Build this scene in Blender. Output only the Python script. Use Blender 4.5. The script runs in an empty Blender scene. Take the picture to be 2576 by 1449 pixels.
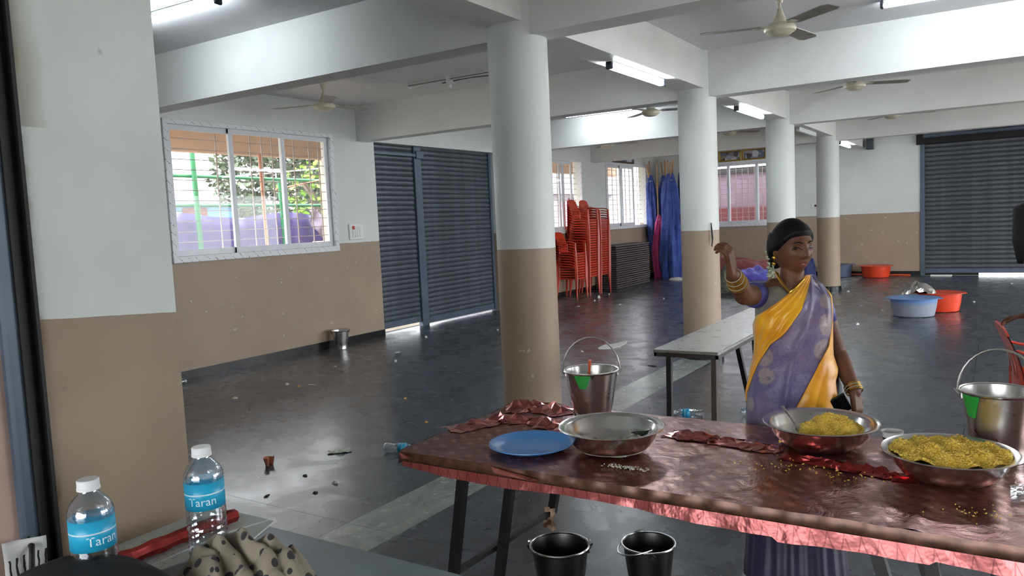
import bpy, bmesh, math, random
from mathutils import Vector, Matrix, Euler
random.seed(7)
S = bpy.context.scene
COL = S.collection
PI = math.pi

# ------------------------------------------------------------------ camera
F_PX, CAM_H = 1948.7, 1.6
YAW, PITCH, ROLL = .5681, .0850, -.0461
_cy, _sy, _cp, _sp = math.cos(YAW), math.sin(YAW), math.cos(PITCH), math.sin(PITCH)
FW = Vector((-_sy * _cp, _cy * _cp, -_sp))
_r0 = Vector((_cy, _sy, 0)); _u0 = _r0.cross(FW)
RT = _r0 * math.cos(ROLL) + _u0 * math.sin(ROLL)
UP = RT.cross(FW)
CAM = Vector((0, 0, CAM_H))
cam_d = bpy.data.cameras.new('camera')
cam_d.sensor_width = 36; cam_d.lens = 36 * F_PX / 2576; cam_d.clip_start = .02; cam_d.clip_end = 300
cam_o = bpy.data.objects.new('camera', cam_d); COL.objects.link(cam_o)
cam_o.matrix_world = Matrix(((RT.x, UP.x, -FW.x, 0), (RT.y, UP.y, -FW.y, 0), (RT.z, UP.z, -FW.z, CAM_H), (0, 0, 0, 1)))
S.camera = cam_o

# ------------------------------------------------------------------ world, exposure
wd = bpy.data.worlds.new('overcast_sky'); S.world = wd; wd.use_nodes = True
_bg = wd.node_tree.nodes['Background']
_bg.inputs[0].default_value = (.93, .97, 1.0, 1); _bg.inputs[1].default_value = 4.0
S.view_settings.view_transform = 'Standard'; S.view_settings.look = 'None'
S.view_settings.gamma = 1; S.view_settings.use_curve_mapping = False
S.view_settings.exposure = 1.25
S.cycles.use_denoising = True; S.cycles.denoising_prefilter = 'ACCURATE'
S.cycles.max_bounces = 6; S.cycles.diffuse_bounces = 3; S.cycles.glossy_bounces = 3
S.cycles.transmission_bounces = 5; S.cycles.transparent_max_bounces = 8
S.cycles.use_adaptive_sampling = True; S.cycles.adaptive_threshold = .12
S.cycles.sample_clamp_indirect = 6
TUBE_STRENGTH = 16.0; TUBE_W = 2.1
S.cycles.use_light_tree = False

# ------------------------------------------------------------------ pixel helpers (2576 x 1449 frame) for measuring places on known planes
def ray(x, y):
    return FW + RT * ((x - 1288) / F_PX) - UP * ((y - 724.5) / F_PX)
def on_z(x, y, z=0.0):
    d = ray(x, y); return CAM + d * ((z - CAM.z) / d.z)
def on_x(x, y, v):
    d = ray(x, y); return CAM + d * (v / d.x)
def on_y(x, y, v):
    d = ray(x, y); return CAM + d * (v / d.y)

# ------------------------------------------------------------------ mesh helpers
class MB:
    def __init__(s): s.v = []; s.f = []; s.uv = None
    def add(s, vs, fs):
        o = len(s.v); s.v += [tuple(p) for p in vs]; s.f += [tuple(i + o for i in f) for f in fs]; return s
    def box(s, a, b):
        x0, y0, z0 = a; x1, y1, z1 = b
        if x0 > x1: x0, x1 = x1, x0
        if y0 > y1: y0, y1 = y1, y0
        if z0 > z1: z0, z1 = z1, z0
        return s.add([(x0,y0,z0),(x1,y0,z0),(x1,y1,z0),(x0,y1,z0),(x0,y0,z1),(x1,y0,z1),(x1,y1,z1),(x0,y1,z1)],
                     [(0,3,2,1),(4,5,6,7),(0,1,5,4),(1,2,6,5),(2,3,7,6),(3,0,4,7)])
    def cbox(s, a, b, c=.004):
        """box with chamfered edges"""
        lo = [min(p, q) for p, q in zip(a, b)]; hi = [max(p, q) for p, q in zip(a, b)]
        c = min(c, *(.45 * (h - l) for l, h in zip(lo, hi)))
        bm = bmesh.new(); bmesh.ops.create_cube(bm, size=1)
        for v in bm.verts:
            v.co = Vector([l + (k + .5) * (h - l) for k, l, h in zip(v.co, lo, hi)])
        bmesh.ops.bevel(bm, geom=bm.edges[:], offset=c, segments=1, affect='EDGES')
        bm.verts.index_update()
        s.add([v.co[:] for v in bm.verts], [[v.index for v in f.verts] for f in bm.faces]); bm.free(); return s
    def bar(s, p, q, w, h, up=(0, 0, 1)):
        p = Vector(p); q = Vector(q); d = (q - p).normalized(); u = Vector(up)
        if abs(d.dot(u)) > .98: u = Vector((0, 1, 0))
        sx = d.cross(u).normalized() * (w / 2); sz = sx.cross(d).normalized() * (h / 2)
        vs = [p-sx-sz, p+sx-sz, p+sx+sz, p-sx+sz, q-sx-sz, q+sx-sz, q+sx+sz, q-sx+sz]
        return s.add(vs, [(0,1,2,3),(7,6,5,4),(0,4,5,1),(1,5,6,2),(2,6,7,3),(3,7,4,0)])
    def tube(s, pts, r, n=10, cap=True, flat=1.0):
        pts = [Vector(p) for p in pts]; m = len(pts)
        rs = r if isinstance(r, (list, tuple)) else [r] * m
        o = len(s.v); prev = None
        for i, p in enumerate(pts):
            t = (pts[min(i+1, m-1)] - pts[max(i-1, 0)])
            t = t.normalized() if t.length > 1e-9 else Vector((0, 0, 1))
            if prev is None:
                a = Vector((0, 0, 1)) if abs(t.z) < .9 else Vector((1, 0, 0)); nx = t.cross(a).normalized()
            else:
                nx = (prev - t * prev.dot(t)); nx = nx.normalized() if nx.length > 1e-6 else t.orthogonal().normalized()
            prev = nx; ny = t.cross(nx)
            for k in range(n):
                a = 2 * PI * k / n
                s.v.append(tuple(p + nx * (math.cos(a) * rs[i]) + ny * (math.sin(a) * rs[i] * flat)))
        for i in range(m - 1):
            for k in range(n):
                k2 = (k + 1) % n
                s.f.append((o+i*n+k, o+i*n+k2, o+(i+1)*n+k2, o+(i+1)*n+k))
        if cap:
            s.f.append(tuple(o + k for k in range(n))[::-1]); s.f.append(tuple(o + (m-1)*n + k for k in range(n)))
        return s
    def lathe(s, prof, n=32, c=(0, 0, 0), wob=None):
        o = len(s.v); m = len(prof)
        for i, (r, z) in enumerate(prof):
            for k in range(n):
                a = 2 * PI * k / n; rr = r * (wob(a, z) if wob else 1)
                s.v.append((c[0] + rr * math.cos(a), c[1] + rr * math.sin(a), c[2] + z))
        for i in range(m - 1):
            for k in range(n):
                k2 = (k + 1) % n
                s.f.append((o+i*n+k, o+i*n+k2, o+(i+1)*n+k2, o+(i+1)*n+k))
        if prof[0][0] > 1e-4: s.f.append(tuple(o + k for k in range(n))[::-1])
        if prof[-1][0] > 1e-4: s.f.append(tuple(o + (m-1)*n + k for k in range(n)))
        return s
    def grid(s, fn, nu, nv, close_u=False):
        o = len(s.v)
        for j in range(nv + 1):
            for i in range(nu + (0 if close_u else 1)):
                s.v.append(tuple(fn(i / nu, j / nv)))
        w = nu if close_u else nu + 1
        for j in range(nv):
            for i in range(nu):
                i2 = (i + 1) % w if close_u else i + 1
                s.f.append((o+j*w+i, o+j*w+i2, o+(j+1)*w+i2, o+(j+1)*w+i))
        return s
    def ball(s, c, r, nu=16, nv=10, R=None):
        rx, ry, rz = r if isinstance(r, (list, tuple)) else (r, r, r); c = Vector(c)
        o = len(s.v); vs = [(0, 0, -rz)]
        for j in range(1, nv):
            ph = -PI/2 + PI * j / nv
            for i in range(nu):
                a = 2 * PI * i / nu; vs.append((rx*math.cos(ph)*math.cos(a), ry*math.cos(ph)*math.sin(a), rz*math.sin(ph)))
        vs.append((0, 0, rz))
        vs = [c + (R @ Vector(p) if R else Vector(p)) for p in vs]
        fs = [(0, 1 + (i+1) % nu, 1 + i) for i in range(nu)]
        for j in range(nv - 2):
            for i in range(nu):
                a = 1 + j*nu + i; b = 1 + j*nu + (i+1) % nu
                fs.append((a, b, b + nu, a + nu))
        L = len(vs) - 1; b0 = 1 + (nv-2)*nu
        fs += [(b0 + i, b0 + (i+1) % nu, L) for i in range(nu)]
        return s.add(vs, fs)
    def prism(s, poly, thick, axis=2, base=0.0):
        """extrude a 2-D polygon along an axis"""
        n = len(poly)
        def P(p, t):
            q = [0, 0, 0]; oth = [k for k in range(3) if k != axis]
            q[oth[0]], q[oth[1]] = p; q[axis] = t; return q
        vs = [P(p, base) for p in poly] + [P(p, base + thick) for p in poly]
        fs = [tuple(range(n))[::-1], tuple(range(n, 2*n))] + [(i, (i+1) % n, n + (i+1) % n, n + i) for i in range(n)]
        return s.add(vs, fs)
    def mesh(s, name, smooth=False, mats=()):
        m = bpy.data.meshes.new(name); m.from_pydata(s.v, [], s.f)
        bm = bmesh.new(); bm.from_mesh(m); bmesh.ops.recalc_face_normals(bm, faces=bm.faces[:]); bm.to_mesh(m); bm.free()
        if smooth:
            for p in m.polygons: p.use_smooth = True
            if smooth != 'all':
                m.set_sharp_from_angle(angle=math.radians(smooth if isinstance(smooth, (int, float)) and smooth > 1 else 40))
        for mm in mats: m.materials.append(mm)
        return m

def ob(name, mb, mat=None, parent=None, smooth=False, loc=None, rot=None):
    me = mb.mesh(name, smooth) if isinstance(mb, MB) else mb
    if mat and not me.materials: me.materials.append(mat)
    o = bpy.data.objects.new(name, me); COL.objects.link(o)
    if parent: o.parent = parent
    if loc is not None: o.location = loc
    if rot is not None: o.rotation_euler = rot
    return o
def tag(o, label=None, cat=None, group=None, kind=None):
    if label: o['label'] = label
    if cat: o['category'] = cat
    if group: o['group'] = group
    if kind: o['kind'] = kind
    return o
def thing(name, label, cat, loc=(0, 0, 0), rz=0.0, group=None, rot=None):
    o = bpy.data.objects.new(name, None); COL.objects.link(o); o.empty_display_size = .05
    o.location = loc; o.rotation_euler = rot if rot else (0, 0, rz)
    return tag(o, label, cat, group)
def struct(name, mb, mat, parent=None, smooth=False, label=None):
    o = ob(name, mb, mat, parent, smooth)
    if not parent: o['kind'] = 'structure'
    if label: o['label'] = label
    return o
def dup(root, loc=None, rot=None, label=None, group=None):
    r = root.copy(); COL.objects.link(r)
    if loc is not None: r.location = loc
    if rot is not None: r.rotation_euler = rot
    if label: r['label'] = label
    if group: r['group'] = group
    for ch in list(root.children):
        c = ch.copy(); COL.objects.link(c); c.parent = r
        for g in list(ch.children):
            d = g.copy(); COL.objects.link(d); d.parent = c
    return r

# ------------------------------------------------------------------ material helpers
def srgb(*c):
    return tuple(((x/255)/12.92 if x/255 <= .04045 else ((x/255 + .055)/1.055)**2.4) for x in c) + (1.0,)
class N:
    """tiny node-building helper"""
    def __init__(s, name):
        s.m = bpy.data.materials.new(name); s.m.use_nodes = True; s.t = s.m.node_tree
        s.b = s.t.nodes['Principled BSDF']
    def n(s, typ, **kw):
        x = s.t.nodes.new('ShaderNode' + typ)
        for k, v in kw.items():
            if k in x.inputs: s.put(x.inputs[k], v)
            else: setattr(x, k, v)
        return x
    def put(s, inp, v):
        if isinstance(v, bpy.types.NodeSocket): s.t.links.new(v, inp)
        else: inp.default_value = v
    def set(s, **kw):
        for k, v in kw.items(): s.put(s.b.inputs[k.replace('_', ' ')], v)
        return s
    def coord(s, which='Object', scale=None):
        o = s.n('TexCoord').outputs[which]
        if scale is not None:
            mp = s.n('Mapping'); s.t.links.new(o, mp.inputs[0]); mp.inputs['Scale'].default_value = scale; o = mp.outputs[0]
        return o
    def world(s): return s.n('NewGeometry').outputs['Position']
    def noise(s, vec, scale=5, detail=3, rough=.5, dist=0):
        x = s.n('TexNoise'); s.put(x.inputs['Vector'], vec); x.inputs['Scale'].default_value = scale
        x.inputs['Detail'].default_value = detail; x.inputs['Roughness'].default_value = rough; x.inputs['Distortion'].default_value = dist
        return x.outputs[0]
    def ramp(s, fac, stops, interp='LINEAR'):
        x = s.n('ValToRGB'); s.put(x.inputs[0], fac); cr = x.color_ramp; cr.interpolation = interp
        while len(cr.elements) > 1: cr.elements.remove(cr.elements[-1])
        cr.elements[0].position = stops[0][0]; cr.elements[0].color = stops[0][1]
        for p, c in stops[1:]:
            e = cr.elements.new(p); e.color = c
        return x.outputs[0]
    def math(s, op, a, b=0.0, c=None):
        x = s.n('Math', operation=op); s.put(x.inputs[0], a); s.put(x.inputs[1], b)
        if c is not None: s.put(x.inputs[2], c)
        return x.outputs[0]
    def mix(s, fac, a, b, typ='MIX'):
        x = s.n('MixRGB', blend_type=typ); s.put(x.inputs[0], fac); s.put(x.inputs[1], a); s.put(x.inputs[2], b); return x.outputs[0]
    def xyz(s, vec):
        x = s.n('SeparateXYZ'); s.put(x.inputs[0], vec); return x.outputs
    def bump(s, h, strength=.3, dist=.01):
        x = s.n('Bump'); x.inputs['Strength'].default_value = strength; x.inputs['Distance'].default_value = dist
        s.put(x.inputs['Height'], h); s.put(s.b.inputs['Normal'], x.outputs[0]); return s
def gray(v): return (v, v, v, 1)
def simple(name, col, rough=.5, metal=0.0, var=.08, scale=6, bump=0.0, spec=None, **kw):
    k = N(name); v = k.noise(k.coord(), scale, 4)
    lo = tuple(max(0, c * (1 - 2*var)) for c in col[:3]) + (1,); hi = tuple(min(1, c * (1 + 2*var)) for c in col[:3]) + (1,)
    k.set(Base_Color=k.ramp(v, [(.25, lo), (.75, hi)]), Roughness=rough, Metallic=metal)
    if spec is not None: k.set(Specular_IOR_Level=spec)
    if bump: k.bump(v, bump, .005)
    for a, b in kw.items(): k.set(**{a: b})
    return k.m
def emit(name, col, strength):
    k = N(name); k.set(Base_Color=col, Emission_Color=col, Emission_Strength=strength); return k.m
# ------------------------------------------------------------------ materials
DADO = 1.412
def paint(name, dado=DADO, white=(216, 220, 217), brown=(164, 145, 127), chips=.62, wob=.004):
    k = N(name); p = k.world(); z = k.xyz(p)[2]
    n1 = k.noise(p, 2.2, 4); n2 = k.noise(p, 26, 3, .6)
    w = k.ramp(n1, [(.3, tuple(c*.93 for c in srgb(*white)[:3]) + (1,)), (.7, srgb(*white))])
    b = k.ramp(n1, [(.3, tuple(c*.9 for c in srgb(*brown)[:3]) + (1,)), (.7, srgb(*brown))])
    smudge = k.ramp(k.noise(p, 5, 5, .65), [(.62, gray(0)), (.8, gray(.25))])
    b = k.mix(smudge, b, srgb(132, 113, 97))
    chip = k.ramp(k.noise(p, 16, 2, .5), [(chips + .1, gray(0)), (chips + .115, gray(.8))])
    b = k.mix(chip, b, srgb(196, 190, 182))
    e = k.math('ADD', z, k.math('MULTIPLY', k.math('SUBTRACT', n1, .5), wob * 4))
    f = k.math('GREATER_THAN', e, dado)
    k.set(Base_Color=k.mix(f, b, w), Roughness=k.ramp(n2, [(.3, gray(.42)), (.7, gray(.6))]), Specular_IOR_Level=.35)
    k.bump(n2, .05, .002)
    return k.m
M = {}
M['paint'] = paint('wall_paint_two_tone')
M['paint_col'] = paint('column_paint_two_tone', chips=.66)
def _pillar():
    k = N('door_pillar_paint'); p = k.world(); y = k.xyz(p)[1]; z = k.xyz(p)[2]
    n1 = k.noise(p, 3, 4); n2 = k.noise(p, 9, 4, .6)
    w = k.ramp(n1, [(.3, srgb(190, 197, 193)), (.7, srgb(206, 212, 208))])
    b = k.ramp(n1, [(.3, srgb(138, 120, 103)), (.7, srgb(152, 134, 116))])
    line = k.math('SUBTRACT', 1.415, k.math('MULTIPLY', k.math('SUBTRACT', y, 1.18), .07))
    f = k.math('GREATER_THAN', k.math('ADD', z, k.math('MULTIPLY', n2, .004)), line)
    c = k.mix(f, b, w)
    spots = k.ramp(k.noise(p, 14, 2, .4), [(.77, gray(0)), (.80, gray(.4))])
    c = k.mix(spots, c, srgb(120, 98, 84))
    blue = k.ramp(k.noise(p, 7, 1, .4), [(.76, gray(0)), (.80, gray(.35))])
    c = k.mix(blue, c, srgb(150, 178, 186))
    # brown water and rust marks beside the steel guide
    e = k.math('ADD', y, k.math('MULTIPLY', k.math('SUBTRACT', n2, .5), .05))
    c = k.mix(k.ramp(e, [(.846, gray(.85)), (.862, gray(0))]), c, srgb(106, 82, 40))
    e2 = k.math('ADD', y, k.math('MULTIPLY', k.math('SUBTRACT', k.noise(p, 3.1, 2), .5), .22))
    st = k.math('MULTIPLY', k.ramp(e2, [(.885, gray(.5)), (.935, gray(0))]), k.ramp(z, [(.0, gray(0)), (1.0, gray(1))]))
    c = k.mix(k.math('MULTIPLY', st, k.math('GREATER_THAN', z, 1.85)), c, srgb(124, 108, 84))
    k.set(Base_Color=c, Roughness=.55, Specular_IOR_Level=.3); k.bump(n2, .08, .003); return k.m
M['pillar'] = _pillar()
M['white'] = simple('ceiling_paint', srgb(228, 228, 231), .7, var=.02, scale=1.5)
M['beam'] = simple('beam_paint', srgb(224, 226, 224), .6, var=.03, scale=2)
M['exterior_pink'] = simple('outer_wall_paint', srgb(176, 150, 140), .7, var=.06)
def _floor(name, c0, c1, light, seed=0.0):
    k = N(name); p = k.world()
    mp = k.n('Mapping'); k.put(mp.inputs[0], p); mp.inputs['Scale'].default_value = (1.0, .35, 1); mp.inputs['Location'].default_value = (seed, seed, 0)
    a = k.noise(mp.outputs[0], 1.6, 4, .55, .6); b = k.noise(p, 18, 2, .5); c = k.noise(p, 3.2, 2, .5, .8)
    col = k.ramp(a, [(.3, c0), (.55, c1), (.75, light)])
    scuff = k.ramp(b, [(.66, gray(0)), (.8, gray(.12))])
    col = k.mix(scuff, col, light)
    wet = k.ramp(c, [(.25, gray(0)), (.75, gray(1))])
    r = k.mix(wet, gray(.2), gray(.34))
    r = k.mix(k.ramp(b, [(.35, gray(0)), (.8, gray(.2))]), r, gray(.36))
    k.set(Base_Color=col, Roughness=r, Specular_IOR_Level=.62)
    return k.m
M['floor'] = _floor('dark_polished_stone', srgb(62, 66, 72), srgb(68, 72, 79), srgb(77, 81, 87))
def _marble():
    k = N('green_grey_marble'); p = k.world()
    mp = k.n('Mapping'); k.put(mp.inputs[0], p); mp.inputs['Scale'].default_value = (1, .55, 1); mp.inputs['Rotation'].default_value = (0, 0, .5)
    a = k.noise(mp.outputs[0], 4.5, 6, .68, 1.6); b = k.noise(p, 16, 4)
    col = k.ramp(a, [(.25, srgb(92, 100, 98)), (.45, srgb(136, 144, 139)), (.62, srgb(158, 162, 152)), (.8, srgb(184, 182, 166))])
    k.set(Base_Color=col, Roughness=k.ramp(b, [(.3, gray(.16)), (.7, gray(.3))]), Specular_IOR_Level=.5); return k.m
M['marble'] = _marble()
M['joint'] = simple('joint_grout', srgb(24, 25, 27), .8)
M['black_stone'] = simple('black_skirting_stone', srgb(26, 29, 32), .22, var=.1)
M['steel_paint'] = simple('shutter_grey_paint', srgb(90, 97, 105), .38, .35, var=.12, scale=9, bump=.05)
M['steel_paint2'] = simple('shutter_dark_grey_paint', srgb(88, 91, 97), .4, .35, var=.12, scale=9, bump=.05)
M['guide'] = simple('blue_grey_steel_paint', srgb(84, 96, 112), .45, .2, var=.1)
M['guide_black'] = simple('black_rubbed_steel', srgb(12, 12, 13), .6, .1, var=.2, scale=20)
M['upvc'] = simple('white_window_profile', srgb(216, 219, 224), .35, var=.03)
def _film():
    """window profile still in its printed protective film: short dark dashes of print"""
    k = N('white_profile_with_film_print'); o = k.coord()
    w = k.n('TexWave', wave_type='BANDS', bands_direction='DIAGONAL'); k.put(w.inputs[0], o)
    w.inputs['Scale'].default_value = 5.5; w.inputs['Distortion'].default_value = 3.0; w.inputs['Detail'].default_value = 2
    ns = k.noise(o, 90, 2)
    dash = k.math('MULTIPLY', k.math('GREATER_THAN', w.outputs[1], .975), k.math('GREATER_THAN', ns, .52))
    k.set(Base_Color=k.mix(dash, srgb(222, 224, 227), srgb(96, 100, 114)), Roughness=.4); return k.m
M['film'] = _film()
def _glass(name, a=.12, tint=(1, 1, 1, 1)):
    k = N(name); t = k.n('BsdfTransparent'); t.inputs[0].default_value = tint
    g = k.n('BsdfGlossy'); g.inputs['Roughness'].default_value = .02
    lw = k.n('LayerWeight'); lw.inputs[0].default_value = .5; fr = k.n('ValToRGB'); k.put(fr.inputs[0], lw.outputs['Facing']); fr.color_ramp.elements[0].color = gray(.025); fr.color_ramp.elements[0].position = .45; fr.color_ramp.elements[1].color = gray(.35)
    d = k.n('BsdfDiffuse'); d.inputs[0].default_value = (.75, .78, .8, 1)
    m1 = k.n('MixShader'); m1.inputs[0].default_value = a; k.t.links.new(t.outputs[0], m1.inputs[1]); k.t.links.new(d.outputs[0], m1.inputs[2])
    m2 = k.n('MixShader'); k.t.links.new(fr.outputs[0], m2.inputs[0]); k.t.links.new(m1.outputs[0], m2.inputs[1]); k.t.links.new(g.outputs[0], m2.inputs[2])
    k.t.links.new(m2.outputs[0], k.t.nodes['Material Output'].inputs[0]); return k.m
M['pane'] = _glass('dusty_window_glass', .07)
M['grille'] = simple('grille_primer_paint', srgb(168, 150, 140), .55)
M['fixture'] = simple('white_fixture_plastic', srgb(226, 228, 230), .4, var=.02)
M['fixture_dark'] = simple('dark_fixture_cap', srgb(58, 64, 74), .5)
M['tube'] = emit('lit_tube', (.88, .95, 1.0, 1), TUBE_STRENGTH); M['tube'].cycles.emission_sampling = 'NONE'
M['tube_off'] = simple('unlit_tube_glass', srgb(222, 228, 230), .25)
M['fan'] = simple('cream_fan_enamel', srgb(206, 202, 182), .35, var=.05)
M['fan_blade'] = simple('dusty_fan_blade', srgb(150, 146, 138), .45, .2, var=.15, scale=10)
M['fan_edge'] = simple('dusty_blade_edge', srgb(74, 66, 58), .7)

# ------------------------------------------------------------------ the hall
WX, YB, ZC, ZBM, ZBB = -7.765, 19.34, 3.32, 2.836, 2.922
CX, Y0, SP, CR = -2.84, 4.659, 3.703, .206
XR, YF0, YF1, XP = 4.6, .854, 1.184, -1.764
BY = [Y0 + SP * i for i in range(4)]
WIN1 = (5.237, 7.745, 1.333, 2.894); WIN2 = (12.67, 15.17, 1.333, 2.86); WIN3 = (16.39, 18.76, 1.333, 2.86)
SH1 = (8.60, 11.76, 0, 2.853)
WIN4 = (-6.62, -4.32, 1.25, 2.83); SH2 = (-1.48, 1.7, 0, 3.05)

def wall_holes(u0, u1, z0, z1, holes):
    """rectangles covering [u0,u1]x[z0,z1] without the holes"""
    us = sorted({u0, u1, *[h[0] for h in holes], *[h[1] for h in holes]}); out = []
    for a, b in zip(us, us[1:]):
        segs = [(z0, z1)]
        for h in holes:
            if h[0] <= a + 1e-6 and h[1] >= b - 1e-6:
                ns = []
                for s, t in segs:
                    if h[2] > s: ns.append((s, min(t, h[2])))
                    if h[3] < t: ns.append((max(s, h[3]), t))
                segs = [q for q in ns if q[1] - q[0] > 1e-5]
        out += [(a, b, s, t) for s, t in segs]
    return out
mb = MB()
for a, b, s, t in wall_holes(YF0, YB + .2, 0, ZC, [WIN1, SH1, WIN2, WIN3]): mb.box((WX - .2, a, s), (WX, b, t))
struct('wall_left', mb, M['paint'], label='white wall with brown dado and barred windows')
mb = MB()
for a, b, s, t in wall_holes(WX, XR, 0, ZC, [WIN4, SH2]): mb.box((a, YB, s), (b, YB + .2, t))
struct('wall_back', mb, M['paint'], label='far white wall with brown dado behind the tubs')
ADDED_OPENINGS = [(3.4, 7.4, .0, 2.8), (8.6, 12.2, .0, 2.8), (13.2, 17.6, .0, 2.8)]  # unseen tall openings, added to bring more daylight into the hall
mb = MB()
for a, b, s, t in wall_holes(YF0, YB + .2, 0, ZC, ADDED_OPENINGS): mb.box((XR, a, s), (XR + .2, b, t))
struct('wall_right', mb, M['paint'])
mb = MB(); mb.box((WX - .2, YF0, 0), (XP, YF1, ZC))
struct('wall_front', mb, M['pillar'], label='stained white and brown wall end beside the open doorway')
mb = MB(); mb.box((XP, YF0, 2.75), (2.6, YF1, ZC)); mb.box((2.6, YF0, 0), (XR, YF1, ZC))
struct('wall_front_lintel', mb, M['paint'])
mb = MB(); mb.box((WX - .2, .38, -.02), (XP - .01, .778, 2.9)); struct('wall_outer', mb, M['exterior_pink'], label='pinkish outer wall face beside the shutter guide')
mb = MB(); mb.box((WX - .2, YF0, ZC), (XR + .2, YB + .2, ZC + .15)); struct('ceiling', mb, M['white'], label='flat grey-white ceiling between the beams')
# shutter guide of the doorway the picture is taken from
mb = MB(); mb.box((-1.9, .778, 0), (XP - .003, .815, 2.9)); mb.box((XP - .003, .778, 0), (XP + .004, .787, 2.9))
struct('trim_1', mb, M['guide'], label='blue-grey painted steel shutter guide beside the doorway')
mb = MB(); mb.box((-1.9, .815, 0), (XP - .01, .8535, 2.9)); mb.box((XP - .01, .846, 0), (XP + .008, .8535, 2.9)); mb.box((XP - .01, .813, 0), (XP + .004, .819, 2.9))
struct('trim_2', mb, M['guide_black'], label='black channel of the shutter guide at the doorway')

# unseen porch roof and walls behind the camera, added to dim doorway light
mb = MB(); mb.box((WX - .2, -5.2, 2.9), (XR + .2, YF0, 3.05)); mb.box((WX - .2, -5.4, 0), (-3.2, -5.2, 3.05)); mb.box((2.4, -5.4, 0), (XR + .2, -5.2, 3.05)); mb.box((XR, -5.2, 0), (XR + .2, YF0, 2.9)); mb.box((WX - .2, -5.2, 0), (WX, .38, 2.9))
struct('wall_added_porch', mb, M['paint'])

# floor: dark slabs and the marbled strip along the columns, each slab its own piece
fb = MB(); fb.box((WX - .35, -5.4, -.12), (XR + .2, YB + .3, -.012))
floor = struct('floor', fb, M['joint'], label='dark polished stone floor with pale marble strip, scattered litter')
SX0, SX1 = -3.03, -2.665
ys = [-5.2, -.743, 2.96, 6.663, 10.366, 14.069, 17.772, YB]
xs_dark = [(WX - .2, -5.42), (-5.42, SX0), (SX1, -.23), (-.23, 2.2), (2.2, XR)]
g = .0012
for j in range(len(ys) - 1):
    for x0, x1 in xs_dark:
        t = MB(); t.box((x0 + g, ys[j] + g, -.03), (x1 - g, ys[j+1] - g, 0)); ob('floor_slab', t, M['floor'], floor)
    t = MB(); t.box((SX0 + g, ys[j] + g, -.03), (SX1 - g, ys[j+1] - g, .0)); ob('marble_slab', t, M['marble'], floor)
gb = MB(); gb.box((-45, -14, -.2), (16, 40, -.122)); struct('ground', gb, simple('outside_earth', srgb(150, 138, 122), .9), label='bare earth outside the hall')

# beams and columns
for i, y in enumerate(BY):
    b = MB(); b.box((WX, y - .115, ZBM), (XR, y + .115, ZC)); struct('ceiling_beam', b, M['beam'], label='white cross beam, number %s from the doorway' % ['one', 'two', 'three', 'four'][i])
b = MB()
for y0_, y1_ in zip([YF1] + [y + .115 for y in BY], [y - .115 for y in BY] + [YB]): b.box((CX - .135, y0_, ZBB), (CX + .135, y1_, ZC))
struct('ceiling_beam', b, M['beam'], label='white long beam running over the row of columns')
for i, y in enumerate(BY):
    c = MB(); c.lathe([(CR, .1), (CR, ZC)], 48, (CX, y, 0))
    o = struct('column', c, M['paint_col'], smooth=True, label='round white and brown column, number %s from the doorway' % ['one', 'two', 'three', 'four'][i])
    r = MB(); r.lathe([(CR + .02, 0), (CR + .02, .095), (CR + .012, .102), (CR, .102)], 48, (CX, y, 0)); ob('column_base', r, M['black_stone'], o, smooth=True)
# skirting
mb = MB()
for a, b in [(YF1, SH1[0]), (SH1[1], YB)]: mb.box((WX, a, 0), (WX + .012, b, .1))
struct('baseboard_left', mb, M['black_stone'], label='black stone skirting below the barred window wall')
mb = MB()
for a, b in [(WX, SH2[0] - .09)]: mb.box((a, YB - .012, 0), (b, YB, .1))
struct('baseboard_back', mb, M['black_stone'])

# ------------------------------------------------------------------ roller shutters
def slat_mesh(L, h):
    """one interlocking curved slat, long axis x, height z, bulging to -y"""
    prof = [(0, 0), (-.006, .004), (-.016, h*.25), (-.020, h*.5), (-.016, h*.75), (-.006, h*.93), (.002, h*.97), (.004, h)]
    m = MB(); n = len(prof)
    for x in (0, L):
        for y, z in prof: m.v.append((x, y, z))
    for k in range(n - 1): m.f.append((k, k+1, n+k+1, n+k))
    m.v += [(0, .006, 0), (0, .006, h), (L, .006, 0), (L, .006, h)]
    m.f.append((2*n, 2*n+2, 2*n+3, 2*n+1))
    return m
def shutter(name, label, origin, rz, panels, top, z0s, pitch, mat):
    d = thing(name, None, None, origin, rz); d['kind'] = 'structure'; d['label'] = label
    for (a, b), z0 in zip(panels, z0s):
        me = slat_mesh(b - a, pitch).mesh('slat', 'all'); me.materials.append(mat)
        bt = MB(); bt.cbox((a, -.02, z0), (b, .012, z0 + .10), .006); ob('bottom_rail', bt, M['guide'], d)
        z = z0 + .10
        while z < top:
            ob('slat', me, None, d, loc=(a, 0, z)); z += pitch
    return d
# left wall: local x runs along -Y?  turn so that local -y faces the room (+X)
W1 = WX - .13
d1 = shutter('door_1', 'tall dark grey roller shutter pair in the barred window wall', (W1, SH1[0], 0), PI/2,
             [(.0, 1.02), (1.15, SH1[1] - SH1[0])], SH1[3], [.075, .03], .0765, M['steel_paint'])
p = MB(); p.cbox((1.0, -.055, 0), (1.17, .03, SH1[3]), .006); ob('centre_post', p, M['guide'], d1)
p = MB(); p.cbox((0, -.075, 2.69), (1.1, -.035, 2.735), .004); ob('cross_bar', p, M['guide'], d1)
p = MB(); p.cbox((1.02, -.09, 2.66), (1.20, -.05, 2.78), .006); ob('bracket', p, M['guide'], d1)
p = MB(); p.box((3.10, -.05, 0), (3.16, .03, SH1[3])); ob('guide', p, M['guide'], d1)
d2 = shutter('door_2', 'wide dark grey roller shutter in the far wall', (SH2[0], YB + .05, 0), 0,
             [(.0, SH2[1] - SH2[0])], 3.0, [.05], .098, M['steel_paint2'])
p = MB(); p.cbox((-.09, -.075, 0), (0.0, .02, 3.05), .005); ob('guide', p, M['guide'], d2)
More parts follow.
